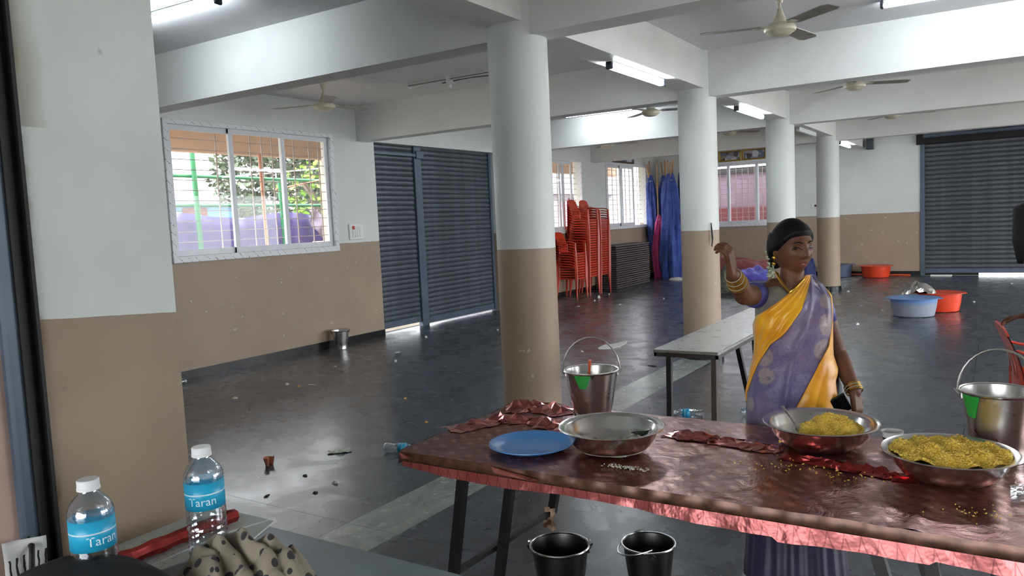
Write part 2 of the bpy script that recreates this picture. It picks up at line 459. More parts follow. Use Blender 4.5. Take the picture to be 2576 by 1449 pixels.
p = MB(); p.box((0, -.012, 0), (1.02, .0, .06)); ob('gap_cover', p, M['guide_black'], d2)  # dark strip added to close the bright daylight gap under this stretch
p = MB(); p.cbox((-.16, -.16, 2.87), (3.2, -.05, 3.09), .008); ob('shutter_box', p, M['guide_black'], d2)
p = MB(); p.tube([(-.02, -.2, 3.04), (3.2, -.2, 3.05)], .045, 10); p.tube([(.9, -.24, 3.1), (3.2, -.24, 3.12)], .02, 8); ob('roller_shaft', p, M['guide'], d2, smooth=True)

# ------------------------------------------------------------------ windows (frame, mullions, sashes, panes, bars: each its own part)
def window(name, label, origin, rz, W, H, sashes, bars_v, dz_h, sill=True, fr=.042, open_from=None):
    """local x along the wall, local -y towards the room, z up from the bottom of the frame"""
    w = thing(name, None, None, origin, rz); w['kind'] = 'structure'; w['label'] = label
    f = MB(); f.cbox((-.02, -.025, H - fr), (W + .02, .07, H + .012), .004); ob('head_frame', f, M['film'], w)
    f = MB(); f.cbox((-.02, -.03, -.02), (W + .02, .07, fr + .01), .004); ob('bottom_frame', f, M['film'], w)
    for a in (-.02, W - fr): f = MB(); f.cbox((a, -.025, fr), (a + fr + .02, .07, H - fr), .004); ob('side_frame', f, M['film'], w)
    iw = W - 2*fr
    for k, (a, b, yd) in enumerate(sashes):
        a = fr + a*iw; b = fr + b*iw; z0 = fr + .01; z1 = H - fr; s = .058
        f = MB(); f.cbox((a, yd - .015, z0), (b, yd + .015, z0 + s + .01), .003); f.cbox((a, yd - .015, z1 - s), (b, yd + .015, z1), .003)
        f.cbox((a, yd - .0145, z0), (a + s, yd + .0145, z1), .003); f.cbox((b - s, yd - .0145, z0), (b, yd + .0145, z1), .003)
        sa = ob('sash', f, M['upvc'], w)
        g_ = MB(); g_.box((a + s, yd - .003, z0 + s), (b - s, yd + .003, z1 - s)); ob('pane', g_, M['pane'], sa)
    bm_ = MB(); bm_.box((-.0065, .16, .0), (.0065, .172, H)); me = bm_.mesh('grille_bar'); me.materials.append(M['grille'])
    for x in bars_v: ob('grille_bar', me, None, w, loc=(x, 0, 0))
    bh = MB(); bh.tube([(0, .152, 0), (W, .152, 0)], .0055, 6); me = bh.mesh('grille_rod'); me.materials.append(M['grille'])
    z = dz_h * .75
    while z < H - .03:
        ob('grille_rod', me, None, w, loc=(0, 0, z)); z += dz_h
    return w
w1 = window('window_1', 'large three-sash barred window with purple tarp outside', (WX, WIN1[0], WIN1[2]), PI/2, WIN1[1] - WIN1[0], WIN1[3] - WIN1[2],
            [(0, .36, .045), (.33, .68, .01), (.66, 1, .045)], [.12, .78, .98, 1.28, 1.46, 1.62, 1.98, 2.25, 2.42][::1], .118)
w2 = window('window_2', 'barred window behind the stacked red chairs', (WX, WIN2[0], WIN2[2]), PI/2, WIN2[1] - WIN2[0], WIN2[3] - WIN2[2],
            [(0, .36, .045), (.33, .68, .01), (.62, .86, .045)], [.2, .5, .8, 1.1, 1.4, 1.7, 2.0, 2.3], .118)
w3 = window('window_3', 'barred window beside the blue cloth bundles', (WX, WIN3[0], WIN3[2]), PI/2, WIN3[1] - WIN3[0], WIN3[3] - WIN3[2],
            [(0, .42, .045), (.32, .68, .01)], [.2, .45, .7, .95, 1.2, 1.45, 1.7, 1.95, 2.2], .118)
w4 = window('window_4', 'barred window in the far wall below two framed photographs', (WIN4[0], YB, WIN4[2]), 0, WIN4[1] - WIN4[0], WIN4[3] - WIN4[2],
            [(0, .36, .045), (.33, .67, .01), (.65, 1, .045)], [.15, .35, .55, .75, .95, 1.1, 1.25, 1.4, 1.6, 1.8, 2.0, 2.15], .118)
# ------------------------------------------------------------------ tube lights
def tube_light(name, label, p, q, lit=True, tube=True, hang='ceiling', group=None, caps=True):
    """batten from p to q; p, q at the underside it is screwed to"""
    p = Vector(p); q = Vector(q); d = q - p; L = d.length
    t = thing(name, label, 'light', p, math.atan2(d.y, d.x), group)
    b = MB(); b.cbox((0, -.028, -.022), (L, .028, 0), .004); b.cbox((0, -.018, -.034), (L, .018, -.02), .003); ob('batten', b, M['fixture'], t)
    if tube:
        c = MB(); pr = [(-.026, -.034), (-.017, -.064), (.017, -.064), (.026, -.034)]
        n = len(pr)
        for x in (.025, L - .025): c.v += [(x, y, z) for y, z in pr]
        c.f += [(k, k+1, n+k+1, n+k) for k in range(n-1)]
        ob('tube', c, M['tube'] if lit else M['tube_off'], t, smooth=True)
        if lit:
            for sd in (-1, 1):   # the tube's own light leaves both flanks of the diffuser
                l = bpy.data.lights.new('tube_glow', 'AREA'); l.shape = 'RECTANGLE'; l.size = L - .07; l.size_y = .036
                l.energy = TUBE_W; l.color = (.88, .95, 1.0)
                lo = bpy.data.objects.new('tube_glow', l); COL.objects.link(lo); lo.parent = t
                lo.location = (L/2, sd*.0225, -.0525); lo.rotation_euler = (sd*math.radians(58), 0, 0)
    else:
        c = MB(); c.cbox((0, -.034, -.05), (L, .034, -.02), .006); ob('rail', c, M['fixture'], t)
        c = MB(); c.tube([(.03, -.036, -.036), (L - .03, -.036, -.036)], .004, 6); ob('clip_wire', c, M['fixture_dark'], t)
    for x in (0, L - .03):
        c = MB(); c.cbox((x, -.032, -.07), (x + .03, .032, 0), .008); ob('end_cap', c, M['fixture_dark'] if lit else M['fixture'], t)
    return t
tube_light('tube_light', 'lit tube light on the long beam between columns one and two', (CX, 6.13, ZBB), (CX, 7.36, ZBB))
tube_light('tube_light', 'lit tube light on the long beam between columns two and three', (CX, 9.84, ZBB), (CX, 11.1, ZBB))
tube_light('tube_light', 'unlit tube light on the long beam between columns three and four', (CX, 13.3, ZBB), (CX, 14.6, ZBB), lit=False)
tube_light('tube_light', 'lit tube light on the long beam behind the farthest column', (CX, 17.0, ZBB), (CX, 18.3, ZBB))
tube_light('tube_light', 'lit tube light on the ceiling beside the doorway pillar', (-6.0, 3.70, ZC), (-4.76, 3.74, ZC))
tube_light('tube_light', 'lit tube light on the ceiling right of the nearest cream fan', (-.90, 7.40, ZC), (.36, 7.44, ZC))
tube_light('tube_light', 'lit tube light on the ceiling left of column two', (-6.08, 11.36, ZC), (-4.86, 11.36, ZC))
bt = tube_light('tube_light', 'empty white tube batten on the ceiling left of column one', (-6.09, 7.43, ZC), (-4.6, 7.43, ZC), lit=False, tube=False)
c = MB(); c.lathe([(.001, -.13), (.022, -.13), (.024, -.09), (.045, -.085), (.05, -.03), (.05, 0)], 16, (.62, 0, 0)); ob('ceiling_rose', c, M['fixture'], bt, smooth=True)
c = MB(); c.tube([(.5, .01, -.06), (.9, .0, -.052), (1.3, -.03, -.075)], .006, 6); ob('wire', c, M['fixture_dark'], bt)

# ------------------------------------------------------------------ ceiling fans
def blade_mesh():
    m = MB()
    def fn(u, v):
        x = .15 + .46 * v; w = .058 + .018 * v if v < .93 else .058 + .018*v - (v - .93) * .35
        y = (u - .5) * 2 * w
        return (x, y, -.10 * y - .006 * v)
    m.grid(fn, 4, 8)
    n = len(m.v); m.v += [(x, y, z - .004) for x, y, z in m.v[:n]]
    m.f += [tuple(i + n for i in f)[::-1] for f in m.f[:]]
    W_ = 5
    for j in range(8):
        for a in (0, 4):
            i = j*W_ + a; k = (j+1)*W_ + a; m.f.append((i, k, k + n, i + n))
    for a in range(4):
        m.f.append((a, a+1, a+1+n, a+n)); i = 8*W_ + a; m.f.append((i, i+1, i+1+n, i+n))
    return m
def make_fan(label, loc, deg, group='cream ceiling fans'):
    f = thing('ceiling_fan', label, 'fan', loc, 0, group)
    c = MB(); c.lathe([(.008, -.115), (.022, -.112), (.035, -.07), (.055, -.015), (.058, 0)], 20); ob('canopy', c, M['fan'], f, smooth=True)
    c = MB(); c.tube([(0, 0, -.05), (0, 0, -.22)], .013, 12); ob('down_rod', c, M['fan'], f, smooth=True)
    c = MB(); c.lathe([(.012, -.15), (.02, -.155), (.03, -.19), (.05, -.235), (.058, -.25), (.058, -.262)], 20); ob('rod_cover', c, M['fan'], f, smooth=True)
    c = MB(); c.lathe([(.05, -.258), (.085, -.268), (.118, -.292), (.125, -.312), (.118, -.33), (.09, -.345), (.085, -.352), (.05, -.362), (.001, -.366)], 28); ob('motor', c, M['fan'], f, smooth=True)
    for a in (0, 120, 240):
        r = math.radians(deg + a)
        b = ob('blade', BLADE, None, f, loc=(0, 0, -.285), rot=(0, 0, r))
        ob('blade_bracket', BRACKET, None, b)
    return f
BLADE = blade_mesh().mesh('blade', 30); BLADE.materials.append(M['fan_blade'])
_b = MB(); _b.cbox((.08, -.022, -.008), (.2, .022, .0), .002); _b.cbox((.14, -.05, -.0065), (.2, .05, -.001), .002)
BRACKET = _b.mesh('blade_bracket'); BRACKET.materials.append(M['fan'])
make_fan('cream ceiling fan in front of the large barred window', (-6.57, 6.49, ZC), -38)
make_fan('cream ceiling fan nearest the camera, above the woman', (-1.50, 6.43, ZC), -40)
make_fan('cream ceiling fan in the second bay above the woman', (-1.50, 10.05, ZC), 26)
make_fan('cream ceiling fan between columns one and two', (-4.12, 10.2, ZC), 20)
make_fan('cream ceiling fan half hidden between columns two and three', (-4.16, 13.95, ZC), 50)
make_fan('cream ceiling fan in the third bay before the far shutter', (-1.52, 13.9, ZC), 10)
make_fan('cream ceiling fan above the stacked red chairs', (-6.63, 14.1, ZC), 15)

# ------------------------------------------------------------------ wall fittings
M['gold'] = simple('gilt_frame', srgb(160, 126, 50), .35, .7, var=.15)
M['dark_wood'] = simple('dark_frame', srgb(62, 48, 34), .5)
def _photo(name, seed):
    k = N(name); o = k.coord()
    mp = k.n('Mapping'); k.put(mp.inputs[0], o); mp.inputs['Location'].default_value = (seed, 0, seed)
    v = k.n('TexVoronoi'); k.put(v.inputs['Vector'], mp.outputs[0]); v.inputs['Scale'].default_value = 9
    col = k.ramp(k.xyz(v.outputs['Color'])[0], [(0, srgb(58, 52, 56)), (.3, srgb(96, 86, 88)), (.55, srgb(200, 200, 206)), (.8, srgb(86, 104, 136)), (1, srgb(140, 122, 110))])
    k.set(Base_Color=col, Roughness=.12); return k.m
def picture(label, x0, x1, z0, z1, y, fm, pm):
    t = thing('framed_photograph', label, 'picture', ((x0 + x1)/2, y, z0), 0, 'framed photographs above the windows')
    w = (x1 - x0)/2; h = z1 - z0; b = .035
    f = MB(); f.cbox((-w, -.03, 0), (w, 0, b), .006); f.cbox((-w, -.03, h - b), (w, 0, h), .006); f.cbox((-w, -.029, b), (-w + b, 0, h - b), .006); f.cbox((w - b, -.029, b), (w, 0, h - b), .006); ob('frame', f, fm, t)
    f = MB(); f.box((-w + b, -.012, b), (w - b, -.004, h - b)); ob('print', f, pm, t)
picture('gold-framed photograph on the far wall beside column two', -6.04, -5.48, 2.845, 3.11, YB, M['gold'], _photo('photo_print_one', 3.1))
picture('gold-framed photograph on the far wall beside column three', -5.455, -4.88, 2.845, 3.11, YB, M['gold'], _photo('photo_print_two', 7.7))
t = thing('framed_photograph', 'dark-framed photograph above the window by the blue cloth', 'picture', (WX, 17.35, 2.885), PI/2, 'framed photographs above the windows')
f = MB(); f.cbox((-.6, -.05, 0), (.6, 0, .14), .006); ob('frame', f, M['dark_wood'], t)
f = MB(); f.box((-.55, -.056, .03), (.55, -.049, .11)); ob('print', f, _photo('photo_print_three', 1.3), t)

M['switch_white'] = simple('white_switch_plastic', srgb(228, 230, 228), .35, var=.02)
M['red_led'] = simple('red_indicator', srgb(190, 60, 40), .4)
t = thing('switchboard', 'white switchboard beside the large barred window', 'switch', (WX, 7.975, 1.452), PI/2)
f = MB(); f.cbox((0, -.022, 0), (.285, 0, .225), .008); ob('plate', f, M['switch_white'], t)
for r in range(3):
    for k in range(4):
        f = MB(); f.cbox((.055 + k*.045, -.034, .035 + r*.055), (.095 + k*.045, -.02, .083 + r*.055), .004); ob('switch', f, M['red_led'] if (r == 2 and k == 0) else M['switch_white'], t)
t = thing('wall_socket', 'small white socket box with red light on the far wall', 'switch', (-3.80, YB, 1.60), 0)
f = MB(); f.cbox((-.06, -.025, 0), (.10, 0, .11), .006); ob('plate', f, M['switch_white'], t)
f = MB(); f.cbox((.02, -.05, .03), (.08, -.02, .08), .01); ob('plug', f, M['fixture_dark'], t)
f = MB(); f.cbox((.05, -.056, .05), (.08, -.048, .075), .004); ob('indicator', f, M['red_led'], t)
t = thing('wall_speaker', 'small dark speaker box high on the far wall', 'speaker', (-2.56, YB, 2.85), 0)
f = MB(); f.cbox((-.07, -.2, 0), (.07, -.04, .26), .01); ob('cabinet', f, M['fixture_dark'], t)
f = MB(); f.cbox((-.02, -.05, .1), (.02, 0, .16), .004); ob('bracket', f, M['guide_black'], t)
M['black_rubber'] = simple('black_rubber', srgb(20, 20, 22), .5)
f = MB(); cx, cy = CX + .17, BY[1] - .14
f.tube([(cx + .002, cy, 1.49), (cx + .012, cy - .012, 1.42), (cx + .02, cy - .01, 1.33), (cx + .008, cy - .012, 1.24), (cx + .016, cy - .02, 1.32), (cx + .004, cy - .008, 1.45)], .007, 6)
tag(ob('hanging_cable', f, M['black_rubber'], smooth=True), 'black cable loop hanging on column two', 'cable')

# ------------------------------------------------------------------ outside, seen through the bars
M['peach'] = simple('peach_plaster', srgb(206, 176, 150), .8, var=.04)
M['cream_out'] = simple('cream_soffit', srgb(226, 200, 160), .8, var=.04)
M['green_pipe'] = simple('green_pipe_paint', srgb(28, 112, 66), .45)
M['orange_pipe'] = simple('rust_orange_pipe', srgb(176, 112, 78), .5)
def _tarp():
    k = N('purple_tarpaulin'); o = k.coord(); n = k.noise(o, 7, 4)
    k.set(Base_Color=k.ramp(n, [(.3, srgb(62, 46, 112)), (.7, srgb(78, 62, 136))]), Roughness=.5); k.bump(k.noise(o, 24, 3), .3, .02); return k.m
M['tarp'] = _tarp()
b = MB(); b.box((-9.35, 1.0, 2.735), (-9.2, 20.2, 3.3)); o = struct('eave', b, M['peach'], label='peach eave edge above the barred windows')
b = MB(); b.box((-9.2, 1.0, 3.22), (WX - .2, 20.2, 3.34)); ob('soffit', b, M['cream_out'], o)
b = MB(); b.box((-9.35, 9.05, -.1), (-9.12, 9.4, 2.735)); struct('eave_post', b, M['peach'], label='peach post outside the large window')
b = MB(); b.tube([(-9.05, 7.66, -.1), (-9.05, 7.6, 2.735)], .028, 10); tag(ob('drain_pipe', b, M['orange_pipe'], smooth=True), 'thin orange upright pipe outside the large window', 'pipe')
b = MB()
b.grid(lambda u, v: (-11 + .10*math.sin(u*19) * (.4 + .6*v) + .05*math.sin(u*43 + v*3), 6.9 + 4.0*u, .0 - .1 + (2.06 + .05*math.sin(u*11) - .07*u) * v), 60, 10)
tp = ob('tarpaulin', b, M['tarp'], smooth='all'); tp.modifiers.new('thick', 'SOLIDIFY').thickness = .004
tag(tp, 'purple tarpaulin screen hung outside the large window', 'tarpaulin')
b = MB(); b.grid(lambda u, v: (-10.85 + .06*math.sin(v*9 + u*4), 10.15 + .28*u + .2*v*v, 2.0 - .5*v + .03*math.sin(u*8)), 8, 10)
tp = ob('cloth_scrap', b, simple('white_net_cloth', srgb(150, 140, 160), .7), smooth='all'); tp.modifiers.new('thick', 'SOLIDIFY').thickness = .003
tag(tp, 'white cloth hanging over the corner of the purple tarpaulin', 'cloth')
for i, (y, z, lab) in enumerate([(7.78, 2.97, 'tall green pipe post outside the first window sash'), (9.5, 2.5, 'short green pipe post outside the middle window sash')]):
    b = MB(); b.tube([(-10.8, y + .03, -.1), (-10.8, y - .03, z)], .042, 10); tag(ob('pipe_post', b, M['green_pipe'], smooth=True), lab, 'pipe', 'green pipe posts')
for z, lab in [(2.56, 'upper green pipe rail across the large window view'), (2.1, 'lower green pipe rail behind the purple tarpaulin')]:
    b = MB(); b.tube([(-10.86, 6.6, z), (-10.86, 11.2, z - .03)], .028, 8); tag(ob('pipe_rail', b, M['green_pipe'], smooth=True), lab, 'pipe', 'green pipe rails')
b = MB(); b.tube([(-10.84, 8.3, 2.545), (-10.5, 10.7, 2.78), (-9.36, 11.6, 2.9)], .012, 6); tag(ob('wire_line', b, M['upvc']), 'thin white line sloping across the large window view', 'line')
b = MB(); b.tube([(-10.83, 9.4, 2.36), (-10.83, 10.9, 2.62), (-10.83, 10.9, -.1)], .02, 6); tag(ob('slant_pipe', b, M['orange_pipe']), 'orange pipe sloping across the third window sash', 'pipe')
b = MB(); b.tube([(-10.86, 8.5, 2.70), (-10.86, 9.6, 2.70)], .022, 8); b.tube([(-10.86, 8.7, 2.70), (-10.86, 8.7, 2.55)], .012, 6); b.tube([(-10.86, 9.45, 2.70), (-10.86, 9.45, 2.53)], .012, 6); tag(ob('white_rod', b, M['upvc']), 'short white rod level outside the middle sash', 'pipe')
b = MB(); b.cbox((-10.2, 9.55, -.1), (-9.8, 10.2, 1.42), .02); tag(ob('shed_box', b, simple('pale_plywood', srgb(214, 186, 160), .7)), 'pale wooden box outside the third window sash', 'box')
# far building with windows
M['bldg_white'] = simple('far_wall_white', srgb(150, 156, 164), .8); M['bldg_blue'] = simple('far_wall_blue', srgb(100, 140, 170), .8); M['bldg_brown'] = simple('far_shutter_brown', srgb(108, 66, 56), .7)
bd = thing('far_building', 'pale blue and white building far outside the large window', 'building', (-22, 13, -.1), 0)
b = MB(); b.box((-4, -2.8, 0), (0, 5.6, 1.9)); ob('lower_storey', b, M['bldg_white'], bd)
b = MB(); b.box((-4, -2.4, 1.9), (.1, 5.0, 2.75)); ob('upper_storey', b, M['bldg_blue'], bd)
for y, z in [(1.2, 1.25), (2.2, 2.0), (4.0, 1.2)]:
    b = MB(); b.cbox((-.02, y, z), (.15, y + .9, z + .62), .02); ob('window_shutter', b, M['bldg_brown'], bd)
b = MB(); b.box((-1, -2.9, 2.75), (.3, 5.2, 2.85)); ob('parapet', b, M['bldg_white'], bd)

def _leaf(name, c0, c1):
    k = N(name); n = k.noise(k.coord(), 2.5, 3)
    k.set(Base_Color=k.ramp(n, [(.3, c0), (.7, c1)]), Roughness=.6, Subsurface_Weight=.0); return k.m
M['leaf_dark'] = _leaf('dull_green_leaves', srgb(44, 56, 40), srgb(82, 96, 68)); M['leaf_lime'] = _leaf('lime_green_leaves', srgb(92, 140, 28), srgb(136, 170, 56))
M['bark'] = simple('bark', srgb(96, 84, 74), .9, bump=.3)
def crown(rx, ry, rz, n, size, seed):
    r = random.Random(seed); m = MB()
    for _ in range(n):
        a = r.uniform(0, 2*PI); h = r.uniform(-1, 1); q = r.uniform(.55, 1) ** .5; s = math.sqrt(1 - h*h)
        p = Vector((rx*q*s*math.cos(a), ry*q*s*math.sin(a), rz*q*h)); p *= 1 + .18*math.sin(3*a + 5*h)
        d = Vector((r.gauss(0, 1), r.gauss(0, 1), r.gauss(-.3, .6))).normalized(); e = d.orthogonal().normalized(); e = (Matrix.Rotation(r.uniform(0, 6.28), 3, d) @ e)
        L = size * r.uniform(.7, 1.4); w = L * .34
        m.add([p - d*L*.5, p + e*w + d*.05*L, p + d*L*.5, p - e*w + d*.05*L], [(0, 1, 2, 3)])
    return m
def tree(label, x, y, zc, rx, ry, rz, n, size, mat, seed, trunk=True):
    t = thing('tree', label, 'tree', (x, y, -.1), 0, 'trees outside the windows')
    o = ob('foliage', crown(rx, ry, rz, n, size, seed), mat, t, loc=(0, 0, zc + .1)); o['kind'] = 'stuff'
    c = MB(); c.tube([(0, 0, 0), (.05, .02, zc*.5), (0, 0, zc)], [.16, .13, .09], 8); ob('trunk', c, M['bark'], t, smooth=True)
    for k in range(4):
        a = k*1.7; c = MB(); c.tube([(0, 0, zc*.6), (.4*rx*math.cos(a), .4*ry*math.sin(a), zc + .2*rz), (.8*rx*math.cos(a), .8*ry*math.sin(a), zc + .5*rz)], [.07, .05, .02], 6); ob('branch', c, M['bark'], t, smooth=True)
tree('dull green leafy tree outside the middle window sash', -16.5, 15.6, 2.7, 2.2, 2.6, 2.0, 9000, .17, M['leaf_dark'], 3)
tree('bright lime leaved sapling outside the third window sash', -12.4, 12.0, 2.3, .55, .9, .9, 420, .13, M['leaf_lime'], 5)
tree('dense green tree beyond the lime sapling outside', -19.6, 20.6, 2.9, 1.9, 2.0, 2.1, 7000, .17, M['leaf_dark'], 9)
# compound walls behind the far windows
M['mauve'] = simple('mauve_concrete', srgb(112, 90, 104), .8, var=.1, scale=3); M['maroon'] = simple('maroon_paint', srgb(96, 28, 38), .7, var=.15)
b = MB(); b.box((-8.6, 21.2, -.1), (-2.2, 21.4, 2.68)); o = struct('compound_wall', b, M['mauve'], label='mauve compound wall behind the far window')
b = MB(); b.box((-8.6, 21.12, -.1), (-2.2, 21.2, 1.72)); ob('painted_band', b, M['maroon'], o)
b = MB(); b.box((-8.6, 21.1, 2.64), (-2.2, 21.5, 2.78)); ob('coping', b, M['guide_black'], o)
bd = thing('neighbour_house', 'grey house with balcony rails outside the far left windows', 'building', (-12.2, 24.0, -.1), 0)
b = MB(); b.box((-3.5, -4.2, 0), (0, 4.6, 4.8)); ob('house_wall', b, simple('far_house_grey', srgb(168, 164, 174), .8), bd)
for z in (1.3, 2.5): b = MB(); b.box((0, -4.2, z), (.5, 2.2, z + .12)); ob('balcony_slab', b, M['bldg_white'], bd)
for y in (-3.2, -1.2, .8): b = MB(); b.cbox((-.02, y, 1.55), (.05, y + .9, 2.4), .01); ob('window_opening', b, M['mauve'], bd)
b = MB(); b.box((-.1, -4.4, 0), (.06, 2.2, 1.25)); ob('painted_plinth', b, M['maroon'], bd)
# ------------------------------------------------------------------ materials for the furnishings
M['red_plastic'] = simple('red_orange_plastic', srgb(196, 62, 40), .32, var=.06)
M['tub_red'] = simple('orange_red_tub_plastic', srgb(214, 64, 30), .38, var=.06)
M['tub_blue'] = simple('blue_tub_plastic', srgb(96, 136, 190), .4, var=.08)
def _scuffed():
    k = N('blue_tub_plastic_scuffed'); o = k.coord(); z = k.xyz(o)[2]; n = k.noise(o, 5, 5, .6)
    f = k.ramp(k.math('ADD', z, k.math('MULTIPLY', k.math('SUBTRACT', n, .5), .12)), [(.17, gray(1)), (.235, gray(0))])
    k.set(Base_Color=k.mix(f, srgb(92, 134, 192), srgb(140, 144, 158)), Roughness=.5); return k.m
M['tub_scuff'] = _scuffed()
def _steel(name, v=200, rough=.2, scratch=.05):
    k = N(name); o = k.coord(); n = k.noise(o, 14, 4, .6)
    k.set(Base_Color=k.ramp(n, [(.3, srgb(v-6, v-8, v-10)), (.7, srgb(v, v-1, v-3))]), Metallic=1.0, Roughness=k.ramp(n, [(.3, gray(rough)), (.7, gray(rough + scratch))])); return k.m
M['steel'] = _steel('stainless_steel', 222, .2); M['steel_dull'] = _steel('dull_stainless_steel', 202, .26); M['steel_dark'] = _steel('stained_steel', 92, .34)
M['leg_dark'] = simple('black_painted_leg', srgb(24, 24, 27), .4)
M['leg_rust'] = simple('brown_painted_leg', srgb(70, 58, 52), .45)
M['laminate'] = simple('grey_laminate', srgb(120, 126, 128), .3, var=.1, scale=12)
def _slab():
    k = N('grey_counter_top'); o = k.coord(); n = k.noise(o, 7, 5, .6); m = k.noise(o, 30, 3)
    k.set(Base_Color=k.ramp(n, [(.3, srgb(106, 116, 121)), (.6, srgb(116, 127, 132)), (.8, srgb(126, 136, 139))]), Roughness=k.ramp(m, [(.3, gray(.28)), (.7, gray(.38))])); return k.m
M['counter'] = _slab()
def _foil():
    k = N('maroon_patterned_foil'); o = k.coord(); s = k.xyz(o)
    a = k.math('MULTIPLY', s[0], 72.0); q = k.math('SUBTRACT', s[1], s[2]); b = k.math('MULTIPLY', q, 96.0)
    w = k.math('MULTIPLY', k.math('SUBTRACT', k.noise(o, 3, 2), .5), 3.0)
    v = k.math('ADD', k.math('COSINE', k.math('ADD', a, w)), k.math('COSINE', k.math('ADD', b, k.math('MULTIPLY', k.math('SINE', a), .9))))
    line = k.math('LESS_THAN', k.math('ABSOLUTE', v), .17)
    cell = k.math('GREATER_THAN', v, 1.35)
    base = k.ramp(k.noise(o, 4, 4), [(.3, srgb(116, 66, 62)), (.7, srgb(150, 92, 86))])
    base = k.mix(k.math('MULTIPLY', cell, .7), base, srgb(176, 136, 128)); base = k.mix(k.math('MULTIPLY', line, .6), base, srgb(92, 36, 36))
    grime = k.ramp(k.noise(o, 2.4, 5, .6, .8), [(.58, gray(0)), (.72, gray(.7))])
    base = k.mix(grime, base, srgb(104, 80, 66))
    k.set(Base_Color=base, Metallic=.62, Roughness=k.ramp(k.noise(o, 5, 4), [(.3, gray(.15)), (.7, gray(.34))]))
    k.bump(k.noise(o, 11, 5, .62, 1.0), .35, .012); return k.m
M['foil'] = _foil()
M['foil_band'] = simple('brown_printed_foil_edge', srgb(104, 72, 60), .3, .35, var=.3, scale=26)
def _border():
    """edge print of the foil: pale arches outlined dark red"""
    k = N('pink_arch_border_foil'); o = k.coord(); s = k.xyz(o)
    a = k.math('FRACT', k.math('MULTIPLY', k.math('ADD', s[0], s[1]), 23.0)); u = k.math('ABSOLUTE', k.math('SUBTRACT', a, .5))
    z = k.math('MULTIPLY', k.math('SUBTRACT', .725, s[2]), 14.0)
    d = k.math('SUBTRACT', z, k.math('SUBTRACT', .95, k.math('MULTIPLY', k.math('MULTIPLY', u, u), 3.2)))
    arch = k.math('LESS_THAN', k.math('ABSOLUTE', d), .10)
    a2 = k.math('FRACT', k.math('ADD', k.math('MULTIPLY', k.math('ADD', s[0], s[1]), 34.0), .5)); petal = k.math('LESS_THAN', k.math('ABSOLUTE', k.math('SUBTRACT', a2, .5)), .07)
    base = k.mix(k.noise(o, 9, 3), srgb(150, 62, 62), srgb(190, 112, 110))
    base = k.mix(k.math('MULTIPLY', arch, .6), base, srgb(104, 34, 36))
    k.set(Base_Color=base, Metallic=.45, Roughness=.22); k.bump(k.noise(o, 16, 3), .5, .012); return k.m
M['border'] = _border()
M['foil_red'] = simple('bright_red_foil', srgb(168, 62, 62), .16, .8, var=.2, scale=14, bump=.25)
M['foil_pink'] = simple('crumpled_pink_foil', srgb(186, 112, 108), .13, .85, var=.25, scale=20)
M['blue_plate'] = simple('blue_plastic_plate', srgb(84, 154, 228), .3, var=.04)
M['paper_white'] = simple('white_paper', srgb(222, 222, 220), .7, var=.03)
def _rice(name, c0, c1, c2):
    k = N(name); o = k.coord(); n = k.noise(o, 60, 3, .6); f = k.ramp(k.noise(o, 34, 2), [(.74, gray(0)), (.77, gray(1))]); r = k.ramp(k.noise(o, 22, 2), [(.74, gray(0)), (.77, gray(1))])
    c = k.ramp(n, [(.3, c0), (.7, c1)]); c = k.mix(f, c, c2); c = k.mix(r, c, srgb(178, 90, 40))
    k.set(Base_Color=c, Roughness=.6); k.bump(k.noise(o, 90, 3), .6, .006); return k.m
M['rice_yellow'] = _rice('yellow_rice', srgb(232, 190, 60), srgb(252, 226, 112), srgb(126, 118, 50))
M['rice_white'] = simple('white_rice', srgb(206, 204, 192), .65, var=.06, scale=60, bump=.4)
M['curry'] = simple('orange_brown_curry', srgb(160, 96, 30), .3, var=.3, scale=24)
M['dark_curry'] = simple('dark_brown_gravy', srgb(58, 38, 22), .2, var=.3, scale=14)
M['green_paint'] = simple('green_paint_mark', srgb(40, 150, 58), .5)
M['orange_plastic'] = simple('orange_ladle_plastic', srgb(206, 86, 44), .4)
def _clear(name, a=.2, tint=(.93, .97, 1, 1), rough=.08):
    k = N(name); t = k.n('BsdfTransparent'); t.inputs[0].default_value = tint
    g = k.n('BsdfGlossy'); g.inputs['Roughness'].default_value = rough; g.inputs[0].default_value = (.9, .93, .96, 1)
    lw = k.n('LayerWeight'); lw.inputs[0].default_value = .45
    f = k.ramp(lw.outputs['Facing'], [(0, gray(a)), (1, gray(.85))])
    bp = k.n('Bump'); bp.inputs['Strength'].default_value = .35; bp.inputs['Distance'].default_value = .006; k.put(bp.inputs['Height'], k.noise(k.coord(), 30, 3)); k.put(g.inputs['Normal'], bp.outputs[0])
    m = k.n('MixShader'); k.put(m.inputs[0], f); k.t.links.new(t.outputs[0], m.inputs[1]); k.t.links.new(g.outputs[0], m.inputs[2])
    k.t.links.new(m.outputs[0], k.t.nodes['Material Output'].inputs[0]); return k.m
M['pet'] = _clear('clear_bottle_plastic', .14); M['wrap'] = _clear('clear_crinkled_wrap', .25)
M['label_blue'] = simple('blue_bottle_label', srgb(38, 164, 206), .35, var=.06)
M['label_print'] = simple('white_label_print', srgb(206, 232, 242), .4)
M['cap_white'] = simple('white_bottle_cap', srgb(226, 228, 230), .45, var=.02)

